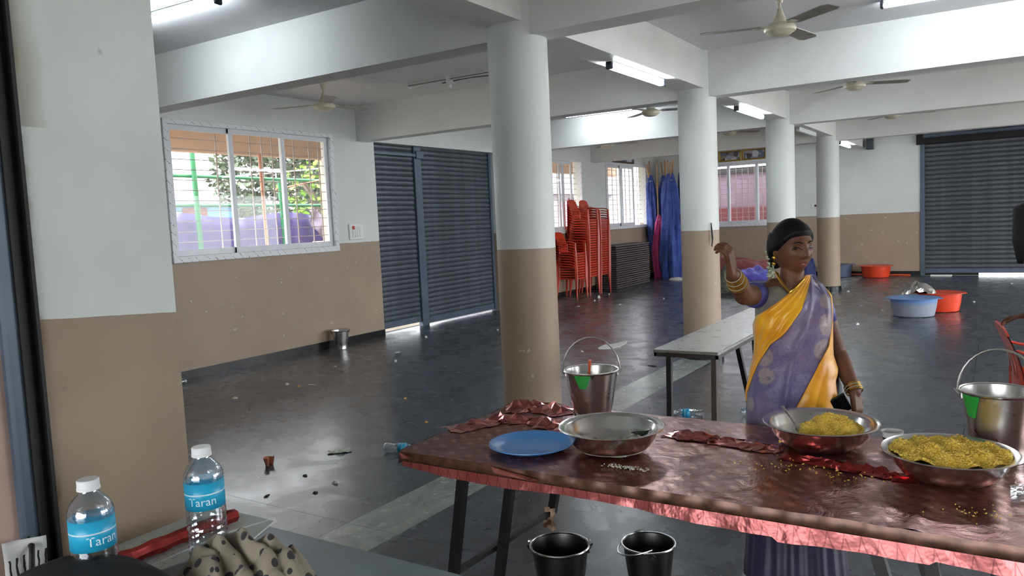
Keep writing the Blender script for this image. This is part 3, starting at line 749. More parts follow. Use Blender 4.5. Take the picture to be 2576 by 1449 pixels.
# ------------------------------------------------------------------ the two serving tables under foil
def folding_table(label, x0, x1, y0, y1, z, legs, braces):
    t = thing('folding_table', label, 'table', (0, 0, 0), 0, 'serving tables pushed end to end')
    b = MB(); b.cbox((x0, y0, z - .03), (x1, y1, z), .004); ob('tabletop', b, M['leg_rust'], t)
    b = MB(); b.box((x0 + .03, y0 + .03, z - .06), (x1 - .03, y0 + .05, z - .03)); b.box((x0 + .03, y1 - .05, z - .06), (x1 - .03, y1 - .03, z - .03)); ob('apron', b, M['leg_dark'], t)
    for p, q in legs:
        b = MB(); b.bar(p, q, .034, .034, (0, 1, 0)); ob('leg', b, M['leg_dark'], t)
    for p, q in braces:
        b = MB(); b.bar(p, q, .02, .02); ob('brace', b, M['leg_dark'], t)
    return t
TZ = .742
folding_table('foil-covered serving table holding the blue plate', -1.92, -.20, 2.215, 3.04, TZ,
    [((-1.69, 2.262, TZ - .03), (-1.815, 2.262, 0)), ((-1.635, 2.53, TZ - .03), (-1.77, 2.53, 0)), ((-1.64, 2.97, TZ - .03), (-1.735, 2.97, .27)),
     ((-.31, 2.27, TZ - .03), (-.12, 2.27, 0)), ((-.33, 2.96, TZ - .03), (-.14, 2.96, 0))],
    [((-1.765, 2.262, .275), (-1.735, 2.97, .275)), ((-.2, 2.27, .275), (-.2, 2.96, .275))])
folding_table('foil-covered serving table holding the fullest bowl of yellow rice', -.185, 1.53, 2.215, 3.04, TZ,
    [((-.24 + .07, 2.27, TZ - .03), (-.06, 2.27, 0)), ((-.03, 2.96, TZ - .03), (-.0, 2.96, 0)), ((1.4, 2.27, TZ - .03), (1.5, 2.27, 0)), ((1.4, 2.96, TZ - .03), (1.5, 2.96, 0))],
    [((-.12, 2.27, .275), (-.01, 2.96, .275)), ((1.46, 2.27, .275), (1.46, 2.96, .275))])
rr = random.Random(11)
def hsh(x, y):
    return .5*math.sin(13.1*x + 3*y) * math.sin(9.7*y + 2*x) + .3*math.sin(31*x - 17*y) + .2*math.sin(57*x + 41*y)
SHEET = .748
def sheet(u, v):
    """foil over both tabletops: back lap, top, front edge"""
    x = -1.945 + 3.5*u
    y = 3.06 - .862*v
    z = SHEET + .0025*hsh(x, y) + .002
    if v > .985: y -= .002
    # fold lying across the joint between the tables
    d = abs(x + .2 - .12*(y - 2.2)); z += .006*max(0, 1 - d/.03)
    return (x, y, z)
m = MB(); m.grid(sheet, 150, 44)
n0 = len(m.v)
def band(u, v):
    x = -1.945 + 3.5*u
    return (x, 2.198 - .004*math.sin(v*3) - .003*math.sin(60*x), SHEET + .002 + .0025*hsh(x, 2.198) - .04*v)
bnd = MB(); bnd.grid(band, 150, 4)
def side(u, v):
    y = 3.06 - .862*u
    return (-1.947 - .01*v - .004*math.sin(40*y), y, SHEET + .002 + .0025*hsh(-1.945, y) - (.045 + .01*math.sin(9*y))*v)
m.grid(side, 40, 4)
cl = ob('foil_tablecloth', m, M['foil'], smooth='all'); tag(cl, 'maroon patterned foil sheet covering the serving tables', 'tablecloth'); ob('edge_band', bnd, M['foil_band'], cl, smooth='all')
m = MB()
def frill(u, v):
    x = -1.93 + 3.48*u
    drop = .024 + .03*u + .008*math.sin(7*x) + (.012 if abs(x + .35) < .2 else 0)
    return (x, 2.19 - .008*v - .003*math.sin(21*x)*v - .002*math.sin(47*x)*v, SHEET - .034 - drop*v)
m.grid(frill, 220, 5); fr_ = ob('border_frill', m, M['border'], cl, smooth='all'); fr_['label'] = 'pale pink arch-printed edge strip'
for k in (0, 1):   # torn corner flap and loose strips of film
    x = [-1.94, -1.52, -1.5, -1.37, -1.2, -.28, -.1][k]; L = [.06, .2, .16, .12, .1, .22, .2][k]
    m = MB(); m.add([(x, 2.19, .746), (x + L, 2.183, .738 - .01*(k % 3)), (x + L*.9, 2.18, .730 - .01*(k % 3)), (x + .02, 2.178, .728)], [(0, 1, 2, 3)])
    o = ob('loose_strip', m, M['foil_pink'], cl); o.modifiers.new('t', 'SOLIDIFY').thickness = .001
def crumple(name, label, pts, width, hgt, seed, mat, nseg=26, nw=6):
    r = random.Random(seed); m = MB(); P = [Vector(p) for p in pts]
    def at(t):
        t *= len(P) - 1; i = min(int(t), len(P) - 2); return P[i].lerp(P[i+1], t - i)
    grid = [[None]*(nw + 1) for _ in range(nseg + 1)]
    for i in range(nseg + 1):
        c = at(i/nseg); d = (at(min(1, i/nseg + .02)) - at(max(0, i/nseg - .02))); d.z = 0; d.normalize(); s = Vector((-d.y, d.x, 0))
        taper = min(1, 6*i/nseg, 6*(1 - i/nseg)) * (.6 + .4*r.random())
        for j in range(nw + 1):
            w = (j/nw - .5) * width * (.7 + .5*r.random()); e = 1 - abs(2*j/nw - 1)
            z = (hgt * taper * e * r.uniform(.25, 1.25)) if 0 < j < nw else 0
            grid[i][j] = len(m.v); m.v.append(tuple(c + s*w + d*r.uniform(-.5, .5)*.03 + Vector((0, 0, z + .002))))
    for i in range(nseg):
        for j in range(nw):
            a, b, c_, d_ = grid[i][j], grid[i+1][j], grid[i+1][j+1], grid[i][j+1]
            m.f += [(a, b, c_), (a, c_, d_)] if r.random() < .5 else [(a, b, d_), (b, c_, d_)]
    o = ob(name, m, mat); tag(o, label, 'foil', 'crumpled ridges of foil on the serving tables'); o.modifiers.new('t', 'SOLIDIFY').thickness = .0008
    return o
SZ = .752
crumple('crumpled_foil', 'crumpled foil ridge beside the blue plate, behind it', [(-1.93, 2.5, SZ), (-1.83, 2.74, SZ), (-1.66, 2.76, SZ), (-1.47, 2.68, SZ)], .13, .03, 1, M['foil_pink'])
crumple('crumpled_foil', 'crumpled foil hump at the far corner by column one', [(-1.92, 2.9, SZ), (-1.78, 2.98, SZ), (-1.6, 2.93, SZ)], .16, .055, 2, M['foil_pink'], 16, 7)
crumple('crumpled_foil', 'crumpled foil ridge between the white rice bowl and yellow rice', [(-1.1, 2.80, SZ), (-.95, 2.79, SZ), (-.8, 2.77, SZ), (-.66, 2.75, SZ)], .11, .025, 3, M['foil_pink'])
crumple('crumpled_foil', 'crumpled foil ridge in front of the half-empty yellow rice bowl', [(-.64, 2.70, SZ), (-.48, 2.655, SZ), (-.36, 2.645, SZ), (-.22, 2.60, SZ)], .09, .02, 4, M['foil_red'])

# ------------------------------------------------------------------ vessels
def bowl_parts(t, R, h):
    k = R/.192; hz = h/.093
    prof = [(.001, .0), (.085, .0), (.105, .004), (.135, .022), (.158, .052), (.17, .084), (.19, .09), (.1925, .093), (.190, .0955), (.171, .0905), (.1655, .085), (.1535, .053), (.131, .025), (.102, .008), (.001, .006)]
    m = MB(); m.lathe([(r*k, z*hz) for r, z in prof], 56); ob('basin', m, M['steel'], t, smooth=35)
def bowl(label, x, y, R, h):
    t = thing('steel_bowl', label, 'bowl', (x, y, SHEET + .004), 0, 'steel bowls on the foil tables'); bowl_parts(t, R, h); return t
bowl('steel bowl with white rice remains beside the blue plate', -1.205, 2.515, .192, .093)
bowl('steel bowl half emptied of yellow rice before the woman', -.548, 2.855, .196, .092)
bowl('steel bowl full of yellow rice at the table front', -.139, 2.66, .19, .09)
def rice_heap(name, label, x, y, z, fn, R, mat, n, gl, seed, ny=26):
    r = random.Random(seed); m = MB()
    def f(u, v):
        a = 2*PI*u; q = R*v; px, py = q*math.cos(a), q*math.sin(a)
        return (px, py, fn(px, py) + .004*math.sin(90*px)*math.sin(80*py)*(1 - v) + .003*math.sin(170*px + 60*py)*(1-v))
    m.grid(f, 48, ny, True)
    for _ in range(n):
        a = r.uniform(0, 2*PI); q = R*math.sqrt(r.random())*.98; px, py = q*math.cos(a), q*math.sin(a); p = Vector((px, py, fn(px, py) + r.uniform(0, .005)))
        d = Vector((r.gauss(0, 1), r.gauss(0, 1), r.gauss(0, .5))).normalized()*gl; e = d.orthogonal().normalized()*gl*.42; g = d.cross(e).normalized()*gl*.42
        m.add([p-d, p+d, p+e, p-e, p+g, p-g], [(0,2,4),(2,1,4),(1,3,4),(3,0,4),(2,0,5),(1,2,5),(3,1,5),(0,3,5)])
    o = ob(name, m, mat, loc=(x, y, z), smooth='all'); o['kind'] = 'stuff'; return tag(o, label, 'rice')
rice_heap('yellow_rice', 'heap of yellow rice in the half-empty bowl before the woman', -.548, 2.855, SHEET + .004,
          lambda a, b: .052 + .058*math.exp(-(((a - .045)/.10)**2 + ((b - .01)/.10)**2)) - .05*max(0, -(a + .05)/.1) + .010*math.sin(46*a)*math.sin(43*b) + .006*math.sin(83*a + 31*b), .142, M['rice_yellow'], 1500, .0055, 5)
rice_heap('yellow_rice', 'level yellow rice filling the bowl at the table front', -.139, 2.66, SHEET + .004,
          lambda a, b: .083 + .022*math.exp(-((a/.12)**2 + (b/.12)**2)) + .007*math.sin(44*a + 1)*math.sin(49*b) + .004*math.sin(91*a + 37*b), .166, M['rice_yellow'], 2200, .0055, 6)
rice_heap('white_rice', 'white rice left in the bottom of the first bowl', -1.205, 2.515, SHEET + .004,
          lambda a, b: .014 + .014*math.exp(-(((a + .0)/.07)**2 + (b/.06)**2)) + .003*math.sin(60*a)*math.sin(50*b), .125, M['rice_white'], 700, .005, 7)
def scatter_grains(name, label, x0, x1, y0, y1, n, mat, gl, seed, z=SHEET + .006):
    r = random.Random(seed); m = MB()
    for _ in range(n):
        p = Vector((r.gauss((x0+x1)/2, (x1-x0)/4), r.gauss((y0+y1)/2, (y1-y0)/4), z + r.uniform(0, .004)))
        d = Vector((r.gauss(0, 1), r.gauss(0, 1), r.gauss(0, .25))).normalized()*gl*r.uniform(.6, 1.3); e = d.orthogonal().normalized()*gl*.45; g = d.cross(e).normalized()*gl*.45
        m.add([p-d, p+d, p+e, p-e, p+g, p-g], [(0,2,4),(2,1,4),(1,3,4),(3,0,4),(2,0,5),(1,2,5),(3,1,5),(0,3,5)])
    o = ob(name, m, mat, smooth='all'); o['kind'] = 'stuff'; return tag(o, label, 'rice')
scatter_grains('spilled_rice', 'white rice grains spilled before the first bowl', -1.15, -.99, 2.33, 2.37, 90, M['rice_white'], .006, 3)
scatter_grains('spilled_rice', 'yellow rice grains spilled along the table centre', -.75, -.3, 2.5, 2.66, 70, M['rice_yellow'], .005, 4)
scatter_grains('spilled_rice', 'yellow rice grains spilled in front of the full bowl', -.2, .1, 2.32, 2.45, 28, M['rice_yellow'], .005, 8)
# spoons and ladles
def ladle(name, label, base, tip, mat, bowl_r=.03, w=.010):
    t = thing(name, label, 'spoon', base); d = Vector(tip) - Vector(base)
    m = MB(); m.tube([d*.08, d*.5 + Vector((0, 0, .004)), d], [w*.5, w*.42, w*.7], 8, flat=.45); ob('handle', m, mat, t, smooth=True)
    m = MB(); m.lathe([(.001, 0), (bowl_r*.7, .004), (bowl_r, .014), (bowl_r*.96, .015), (bowl_r*.66, .006), (.001, .003)], 16); ob('scoop', m, mat, t, smooth=True, rot=(.3, 0, 0)); return t
ladle('serving_spoon', 'steel serving spoon lying in the white rice bowl', (-1.20, 2.485, .782), (-1.085, 2.60, .822), M['steel_dull'])
ladle('serving_spoon', 'steel serving spoon leaning in the half-empty yellow rice bowl', (-.61, 2.83, .80), (-.69, 2.90, .875), M['steel_dull'])
m = MB(); m.add([(-1.115 + .03*math.cos(a)*(1 + .4*math.sin(3*a)), 2.565 + .018*math.sin(a), .815 + .008*math.sin(2*a)) for a in [k*.7 for k in range(9)]] , [tuple(range(9))])
o = ob('curry_leaf', m, simple('dark_green_leaf', srgb(40, 52, 36), .5)); o.modifiers.new('t', 'SOLIDIFY').thickness = .002; tag(o, 'dark curry leaf scrap on the rim inside the white rice bowl', 'leaf')

def bucket(label, x, y, z, R, h, mat, fill, handle='up', mark=None, rz=0.0, fill_z=.78, lug=None, group='steel serving buckets'):
    t = thing('steel_bucket', label, 'bucket', (x, y, z), rz, group); b = R*.70
    def rad(q): return b + (R - b)*q
    prof = [(.001, .006), (b*.96, .006), (b*.97, 0), (b*1.02, 0), (b*1.02, .012), (b, .016)] + [(rad(q), h*q) for q in (.25, .5, .75, .95)] + [(R + .003, h*.965), (R + .006, h*.985), (R + .003, h), (R - .003, h*.985)] + [(rad(q) - .004, h*q) for q in (.9, .6, .3)] + [(b - .004, .012), (.001, .012)]
    m = MB(); m.lathe(prof, 48); ob('pail', m, mat, t, smooth=35)
    if fill:
        m = MB(); q = fill_z; m.lathe([(rad(q) - .005, h*q), (rad(q)*.6, h*q + .004), (.001, h*q + .002)], 32, wob=lambda a, zz: 1 - .0*a); ob('contents', m, fill, t, smooth='all')
    m = MB(); m.tube([((R + .004)*math.cos(2*PI*k/40), (R + .004)*math.sin(2*PI*k/40), h*.988) for k in range(41)], .0042, 6, cap=False); ob('rolled_rim', m, M['steel'], t, smooth=True)
    for s in (-1, 1):
        m = MB(); m.tube([(s*(R + .004), -.012, h*.93), (s*(R + .016), 0, h*.99), (s*(R + .004), .012, h*.93)], .004, 6); m.cbox((s*(R - .002) - .003, -.014, h*.86), (s*(R - .002) + .006, .014, h*.95), .002); ob('handle_lug', m, lug or M['steel_dull'], t, smooth=True)
    m = MB(); pts = []
    for k in range(17):
        a = PI*k/16; c_, s_ = math.cos(a)*(R + .008), math.sin(a)*(R + .03)
        if handle == 'up': pts.append((c_, 0, h*.98 + s_*1.0))
        elif handle == 'down': pts.append((c_, s_*.55 + (R*.5)*math.sin(a), h*.98 - .35*s_ + .02))
        else: pts.append((c_, s_*.96, h*.99 + s_*.05))
    m.tube(pts, .0036, 8); ob('bail', m, M['steel_dull'], t, smooth=True)
    if mark:
        a0, a1, z0, z1 = mark; m = MB()
        m.grid(lambda u, v: ((rad(z0/h + (z1 - z0)/h*v) + .0016)*math.cos(a0 + (a1 - a0)*(.5 + (u - .5)*(.45 + .55*v))), (rad(z0/h + (z1 - z0)/h*v) + .0016)*math.sin(a0 + (a1 - a0)*(.5 + (u - .5)*(.45 + .55*v))), z0 + (z1 - z0)*v), 8, 5)
        ob('paint_mark', m, M['green_paint'], t, smooth='all')
    return t
bucket('steel bucket of curry with orange ladle beside column one', -1.50, 2.955, SHEET + .004, .113, .2, M['steel_dull'], M['curry'], 'up', (-2.25, -1.55, .135, .192), rz=.42)
ladle('plastic_ladle', 'orange plastic ladle handle standing in the curry bucket', (-1.51, 2.945, .89), (-1.495, 2.935, .995), M['orange_plastic'], .03, .018)
bucket('tall steel bucket behind the full yellow rice bowl', -.014, 2.945, SHEET + .004, .108, .229, M['steel_dull'], None, 'up', (-2.9, -2.2, .145, .218), rz=.15)
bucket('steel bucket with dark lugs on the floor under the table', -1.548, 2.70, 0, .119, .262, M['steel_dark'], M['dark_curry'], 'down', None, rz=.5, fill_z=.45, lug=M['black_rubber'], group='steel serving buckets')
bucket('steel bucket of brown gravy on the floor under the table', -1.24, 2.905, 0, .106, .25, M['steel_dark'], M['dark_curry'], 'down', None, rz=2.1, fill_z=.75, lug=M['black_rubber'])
bucket('steel bucket on the floor against the barred window wall', -7.57, 7.5, 0, .113, .25, M['steel_dull'], None, 'flat', None, rz=.9, lug=M['black_rubber'])
# blue plate, cup, wrap
t = thing('plastic_plate', 'round blue plastic plate at the table end', 'plate', (-1.497, 2.43, SHEET + .004))
m = MB(); m.lathe([(.001, .0), (.11, 0), (.125, .003), (.152, .017), (.16, .019), (.1595, .022), (.151, .0205), (.122, .007), (.108, .004), (.001, .004)], 56); ob('dish', m, M['blue_plate'], t, smooth=35)
t = thing('paper_cup', 'white paper cup between the two yellow rice bowls', 'cup', (-.328, 2.955, SHEET + .004))
m = MB(); m.lathe([(.001, .004), (.024, .004), (.025, 0), (.026, 0), (.0345, .051), (.037, .052), (.037, .055), (.0335, .055), (.025, .006), (.001, .006)], 28); ob('cup_wall', m, M['paper_white'], t, smooth=35)
for z0, z1 in ((.012, .018), (.024, .034)): m = MB(); m.lathe([(.026 + .0085*z0/.051 + .0006, z0), (.026 + .0085*z1/.051 + .0006, z1)], 28); ob('printed_band', m, M['black_rubber'], t, smooth='all')
m = MB(); r_ = random.Random(4)
m.grid(lambda u, v: (.02 + .24*u, 2.50 + .16*v + .03*math.sin(5*u), SHEET + .008 + .035*abs(math.sin(9*u + 4*v)) * math.sin(PI*u) * math.sin(PI*v) + .006*r_.random()), 16, 10)
tag(ob('plastic_wrap', m, M['wrap']), 'clear crinkled plastic wrap beside the full rice bowl', 'wrap')

# ------------------------------------------------------------------ long steel table behind
t = thing('steel_table', 'long narrow steel-topped table behind the foil tables', 'table', (-1.665, 4.56, 0))
m = MB(); m.cbox((-.21, 0, .735), (.21, 2.25, .757), .004); ob('tabletop', m, M['steel_dull'], t)
m = MB(); m.box((-.205, .005, .712), (.205, .02, .737)); m.box((-.205, 2.23, .712), (.205, 2.245, .737)); m.box((-.205, .005, .712), (-.19, 2.245, .737)); m.box((.19, .005, .712), (.205, 2.245, .737)); ob('edge_trim', m, M['steel_dark'], t)
for x in (-.125, .165):
    for y0_, y1_ in ((.06, .03), (1.99, 2.12)):
        m = MB(); m.bar((x, y0_, .715), (x, y1_, 0), .032, .032, (1, 0, 0)); ob('leg', m, M['leg_dark'] if x < 0 else M['leg_rust'], t)
m = MB(); m.bar((.165, .55, .715), (.175, .95, 0), .03, .03, (1, 0, 0)); ob('brace_leg', m, M['leg_dark'], t)
for z in (.3,): m = MB(); m.bar((.165, .75, z), (.165, 2.06, z), .02, .02); ob('stretcher', m, M['leg_dark'], t)
# ------------------------------------------------------------------ red plastic chairs
def chair_meshes():
    """one-piece plastic chair, front towards -y, origin on the floor under the seat centre"""
    P = {}
    m = MB(); n = 12
    def seat(u, v):
        x = (u - .5)*.43*(1 - .06*v); y = -.22 + .43*v; rx = abs(2*u - 1)
        return (x, y, .425 - .016*math.sin(PI*u)*math.sin(PI*min(1, v*1.1)) - .02*max(0, (.12 - v)/.12)**2 + .004*rx)
    m.grid(seat, 8, 8); k = len(m.v); m.v += [(x, y, z - .012) for x, y, z in m.v[:k]]; m.f += [tuple(i + k for i in f)[::-1] for f in m.f[:]]
    m.box((-.2, -.222, .385), (.2, -.208, .42)); m.box((-.205, -.2, .39), (-.193, .2, .42)); m.box((.193, -.2, .39), (.205, .2, .42))
    P['seat'] = m.mesh('seat', 30)
    m = MB(); NU, NV = 14, 14
    def back(u, v):
        a = (u - .5)*1.5; top = .84 - .05*abs(2*u - 1)**2.4
        z = .40 + (top - .40)*v
        return (.262*math.sin(a)/math.sin(.75)*.86*(1 - .07*v), .13 + .09*math.cos(a) + .12*v*v*.9, z)
    for j in range(NV + 1):
        for i in range(NU + 1): m.v.append(back(i/NU, j/NV))
    for j in range(NV):
        for i in range(NU):
            if 4 <= j <= 9 and i in (3, 5, 8, 10): continue
            a = j*(NU+1) + i; m.f.append((a, a+1, a+NU+2, a+NU+1))
    k = len(m.v); m.v += [(x, y + .008, z) for x, y, z in m.v[:k]]; m.f += [tuple(i + k for i in f)[::-1] for f in m.f[:]]
    m.tube([back(i/NU, 1) for i in range(NU + 1)], .009, 6)
    P['backrest'] = m.mesh('backrest', 40)
    for s in (-1, 1):
        m = MB(); pts = [(s*.20, .25, .70), (s*.245, .16, .672), (s*.262, .04, .655), (s*.262, -.10, .65), (s*.252, -.19, .635), (s*.238, -.222, .60)]
        m.tube(pts, [.018, .022, .026, .027, .026, .018], 8, flat=.42); P['arm%d' % s] = m.mesh('armrest', 40)
        m = MB(); m.tube([(s*.238, -.222, .62), (s*.232, -.228, .40), (s*.252, -.25, .0)], [.020, .026, .018], 6, flat=.7); P['front%d' % s] = m.mesh('leg', 40)
        m = MB(); m.tube([(s*.19, .21, .60), (s*.2, .20, .40), (s*.235, .27, .0)], [.018, .026, .018], 6, flat=.7); P['rear%d' % s] = m.mesh('leg', 40)
    for q in P.values():
        for v in q.vertices: v.co.y *= .9
        q.materials.append(M['red_plastic'])
    return P
CH = chair_meshes()
ORD = 'first second third fourth fifth sixth seventh eighth ninth tenth eleventh twelfth thirteenth fourteenth fifteenth sixteenth seventeenth eighteenth nineteenth twentieth twenty-first twenty-second twenty-third twenty-fourth'.split()
def chair(label, loc, rz, group):
    t = thing('plastic_chair', label, 'chair', loc, rz, group)
    for k, nm in [('seat', 'seat'), ('backrest', 'backrest'), ('arm-1', 'armrest'), ('arm1', 'armrest'), ('front-1', 'leg'), ('front1', 'leg'), ('rear-1', 'leg'), ('rear1', 'leg')]:
        ob(nm, CH[k], None, t)
    return t
for nm, y, n, dz, x in [('low stack nearest column one', 13.93, 11, .050, -7.44), ('tall middle stack by the window', 14.50, 24, .0505, -7.44), ('tall stack beside the folded tables', 15.04, 24, .050, -7.44)]:
    for k in range(n):
        if k == 0: c0 = chair('red plastic chair, lowest of the %s' % nm, (x, y, 0), PI/2 + .05, 'red chairs in the %s' % nm)
        else: dup(c0, (x + .0012*k, y + .001*k, dz*k), None, ('red plastic chair, topmost of the %s' % nm) if k == n - 1 else 'red plastic chair, %s from the floor in the %s' % (ORD[k], nm))
c = chair('single red plastic chair at the picture edge beyond the buckets', (.262, 5.66, 0), 1.72, 'single red chair')

# ------------------------------------------------------------------ stack of folded tables
M['ply_dark'] = simple('dark_brown_board', srgb(66, 58, 58), .45, var=.15, scale=8); M['board_edge'] = simple('grey_board_edge', srgb(110, 104, 104), .5)
b0 = None
for k in range(20):
    z = .0486*k
    if b0 is None:
        b0 = thing('folded_table', 'folded dark table, lowest of the stack by the window', 'table', (-7.22, 15.64, 0), .012, 'folded tables stacked by the window')
        m = MB(); m.cbox((-.52, 0, .006), (0, 1.95, .026), .003); ob('tabletop', m, M['ply_dark'], b0)
        m = MB()
        for a, b in [((-.52, 0), (0, .012)), ((-.52, 1.938), (0, 1.95)), ((-.52, .012), (-.508, 1.938)), ((-.012, .012), (0, 1.938))]: m.box((a[0], a[1], .026), (b[0], b[1], .042))
        ob('edge_frame', m, M['board_edge'], b0)
        m = MB(); m.bar((-.46, .1, .034), (-.46, 1.0, .034), .012, .014); m.bar((-.06, .1, .034), (-.06, 1.0, .034), .012, .014); m.bar((-.46, .1, .034), (-.06, .1, .034), .012, .014); ob('folded_legs', m, M['leg_dark'], b0)
    else:
        dup(b0, (-7.22 + random.uniform(-.008, .008), 15.64 + random.uniform(-.012, .012), z), (0, 0, .012 + random.uniform(-.006, .006)), 'folded dark table, topmost of the stack by the window' if k == 19 else 'folded dark table, %s from the floor in the stack by the window' % ORD[k])

# ------------------------------------------------------------------ blue cloth bundles on poles in the far corner
def _cloth(name, c0, c1, sc=6):
    k = N(name); o = k.coord(); n = k.noise(o, sc, 4)
    k.set(Base_Color=k.ramp(n, [(.3, c0), (.7, c1)]), Roughness=.6, Sheen_Weight=.2); k.bump(k.noise(o, 6, 6, .65, .8), .9, .06); return k.m
M['cloth_blue'] = _cloth('blue_tent_cloth', srgb(38, 62, 142), srgb(66, 92, 178)); M['cloth_navy'] = _cloth('dark_blue_tent_cloth', srgb(28, 34, 84), srgb(44, 54, 118))
M['cloth_pink'] = _cloth('magenta_tent_cloth', srgb(172, 34, 104), srgb(206, 58, 130)); M['cloth_violet'] = _cloth('violet_cloth', srgb(76, 66, 176), srgb(104, 96, 204)); M['cloth_maroon'] = _cloth('dusty_red_cloth', srgb(136, 66, 72), srgb(164, 90, 92))
M['bamboo'] = simple('bamboo_pole', srgb(168, 132, 96), .6, var=.15)
def bundle(label, x, y, z0, z1, r0, r1, waist, mat, seed, lean=(0, 0), poles=2, phase=0.0):
    t = thing('cloth_bundle', label, 'cloth', (x, y, 0), 0, 'cloth bundles on poles in the far corner')
    m = MB()
    def fn(u, v):
        a = 2*PI*u; z = z0 + (z1 - z0)*v
        r = r0 + (r1 - r0)*v + .055*math.sin(v*PI)**1 - waist*math.exp(-((v - .55)/.14)**2)
        r *= 1 + .16*math.sin(5*a + phase + 3*v) + .10*math.sin(9*a + 2.1*phase - 5*v) + .07*math.sin(17*a + 7*v + seed) + .05*math.sin(11*a - 16*v + 2*seed)
        r *= (1 - .45*max(0, (v - .88)/.12))
        return (r*math.cos(a) + lean[0]*v, r*.8*math.sin(a) + lean[1]*v, z + .03*math.sin(4*a + phase)*(1 - v))
    m.grid(fn, 56, 34, True); ob('cloth', m, mat, t, smooth='all')
    for k in range(poles):
        a = phase + 2.4*k; px, py = .05*math.cos(a), .04*math.sin(a)
        m = MB(); m.tube([(px, py, .02), (px + lean[0]*.9, py + lean[1]*.9, z1 - .1), (px*1.6 + lean[0]*1.12, py*1.6 + lean[1]*1.12, 2.93 + .05*math.sin(a))], .02, 8); ob('pole', m, M['bamboo'], t, smooth=True)
    m = MB(); m.tube([(r1*.75*math.cos(2*PI*k/16) + lean[0]*.93, r1*.62*math.sin(2*PI*k/16) + lean[1]*.93, z0 + (z1 - z0)*.93 + .015*math.sin(k)) for k in range(17)], .011, 6); ob('tie_rope', m, simple('pale_rope_%d' % seed, srgb(206, 200, 190), .8), t, smooth=True)
    return t
bundle('wide blue cloth bundle standing nearest in the far corner', -7.03, 18.46, .02, 2.62, .24, .13, .03, M['cloth_blue'], 1, (.02, .06), 3, .4)
bundle('narrow blue cloth bundle against the window wall', -7.50, 18.62, .35, 2.62, .08, .09, .02, M['cloth_blue'], 2, (-.10, .03), 2, 1.9)
bundle('blue cloth bundle in the middle of the far corner', -7.28, 18.80, .03, 2.60, .19, .12, .03, M['cloth_blue'], 3, (-.02, .06), 3, 3.1)
bundle('dark blue cloth bundle half hidden behind column two', -6.72, 18.86, .04, 2.95, .22, .16, .0, M['cloth_navy'], 4, (-.02, .10), 2, 4.2)
bundle('magenta cloth bundle showing between the blue ones', -7.36, 18.46, .02, 1.6, .1, .07, .0, M['cloth_pink'], 5, (.03, .05), 1, 2.2)
bundle('magenta cloth strip at the foot of the dark blue bundle', -6.83, 18.62, .02, 1.0, .1, .05, .0, M['cloth_pink'], 6, (-.02, .1), 1, .9)
def heap(name, label, cat, x, y, rx, ry, h, mat, seed, rz=0.0, sub=None, bumps=7):
    """a low pile of folded cloth"""
    r = random.Random(seed); ph = [(r.uniform(0, 6.28), r.uniform(3, bumps), r.uniform(3, bumps)) for _ in range(4)]
    m = MB()
    def fn(u, v):
        a = 2*PI*u; q = math.sin(v*PI/2); z = h*math.cos(v*PI/2)**.8
        w = 1 + .10*math.sin(3*a + ph[0][0]) + .06*math.sin(7*a + ph[1][0])
        px, py = rx*q*w*math.cos(a), ry*q*w*math.sin(a)
        z *= 1 + .22*math.sin(ph[0][1]*px/rx + ph[0][0]) * math.cos(ph[0][2]*py/ry) + .12*math.sin(ph[1][1]*2*px/rx + ph[1][2]*2*py/ry)
        return (px, py, max(.001, z))
    m.grid(fn, 56, 22, True)
    o = ob(name, m, mat, loc=(x, y, 0), rot=(0, 0, rz), smooth='all'); return tag(o, label, cat)
heap('cloth_heap', 'violet cloth heap on the floor below the far window', 'cloth', -4.9, 18.3, .55, .32, .26, M['cloth_violet'], 3)
heap('rolled_carpet', 'long dusty red cloth roll against the far wall', 'cloth', -5.35, 18.98, 1.1, .26, .48, M['cloth_maroon'], 5, bumps=3)
heap('leafy_heap', 'dark heap of leaves and sacking behind column two', 'heap', -4.62, 15.3, .34, .26, .46, simple('grey_green_sacking', srgb(92, 96, 84), .8, var=.35, scale=22, bump=.6), 7, bumps=12)
heap('shoe_heap', 'small brown bag slumped beside the leafy heap', 'bag', -4.28, 14.95, .16, .12, .14, simple('brown_bag_cloth', srgb(58, 46, 42), .7), 9)
heap('cloth_heap', 'dark violet and white bag against the far wall', 'bag', -3.95, 18.85, .26, .2, .5, M['cloth_navy'], 11)
heap('paper_heap', 'crumpled white paper at the foot of the blue cloth', 'paper', -6.72, 18.1, .26, .12, .06, M['paper_white'], 13, bumps=11)

# ------------------------------------------------------------------ tubs
def tub(label, x, y, R, h, mat, inner=None, rz=0):
    t = thing('plastic_tub', label, 'tub', (x, y, 0), rz, 'plastic wash tubs on the floor'); b = R*.83
    m = MB(); m.lathe([(.001, .0), (b - .02, 0), (b, .012), (b + (R-b)*.5, h*.5), (R - .012, h*.95), (R, h*.955), (R + .028, h*.985), (R + .03, h), (R + .004, h), (R - .016, h*.96), (b + (R-b)*.5 - .008, h*.5), (b - .012, .014), (.001, .008)], 48); ob('tub_wall', m, mat, t, smooth=35)
    m = MB(); m.lathe([(R + .024, h*.978), (R + .031, h*.985), (R + .031, h*1.006), (R + .022, h*1.006)], 48); ob('rim', m, inner or mat, t, smooth=35)
    for s in (-1, 1): m = MB(); m.cbox((s*(R + .02), -.06, h*.955), (s*(R + .05), .06, h*.99), .006); ob('grip', m, inner or mat, t)
    return t
tub('scuffed blue plastic tub on the floor beyond the woman', -1.09, 12.36, .318, .262, M['tub_scuff'], M['tub_blue'])
tub('orange-red tub standing behind the scuffed blue tub', -.80, 12.98, .30, .275, M['tub_red'])
tub('orange-red tub against the far wall near the shutter', -2.41, 18.86, .315, .262, M['tub_red'])
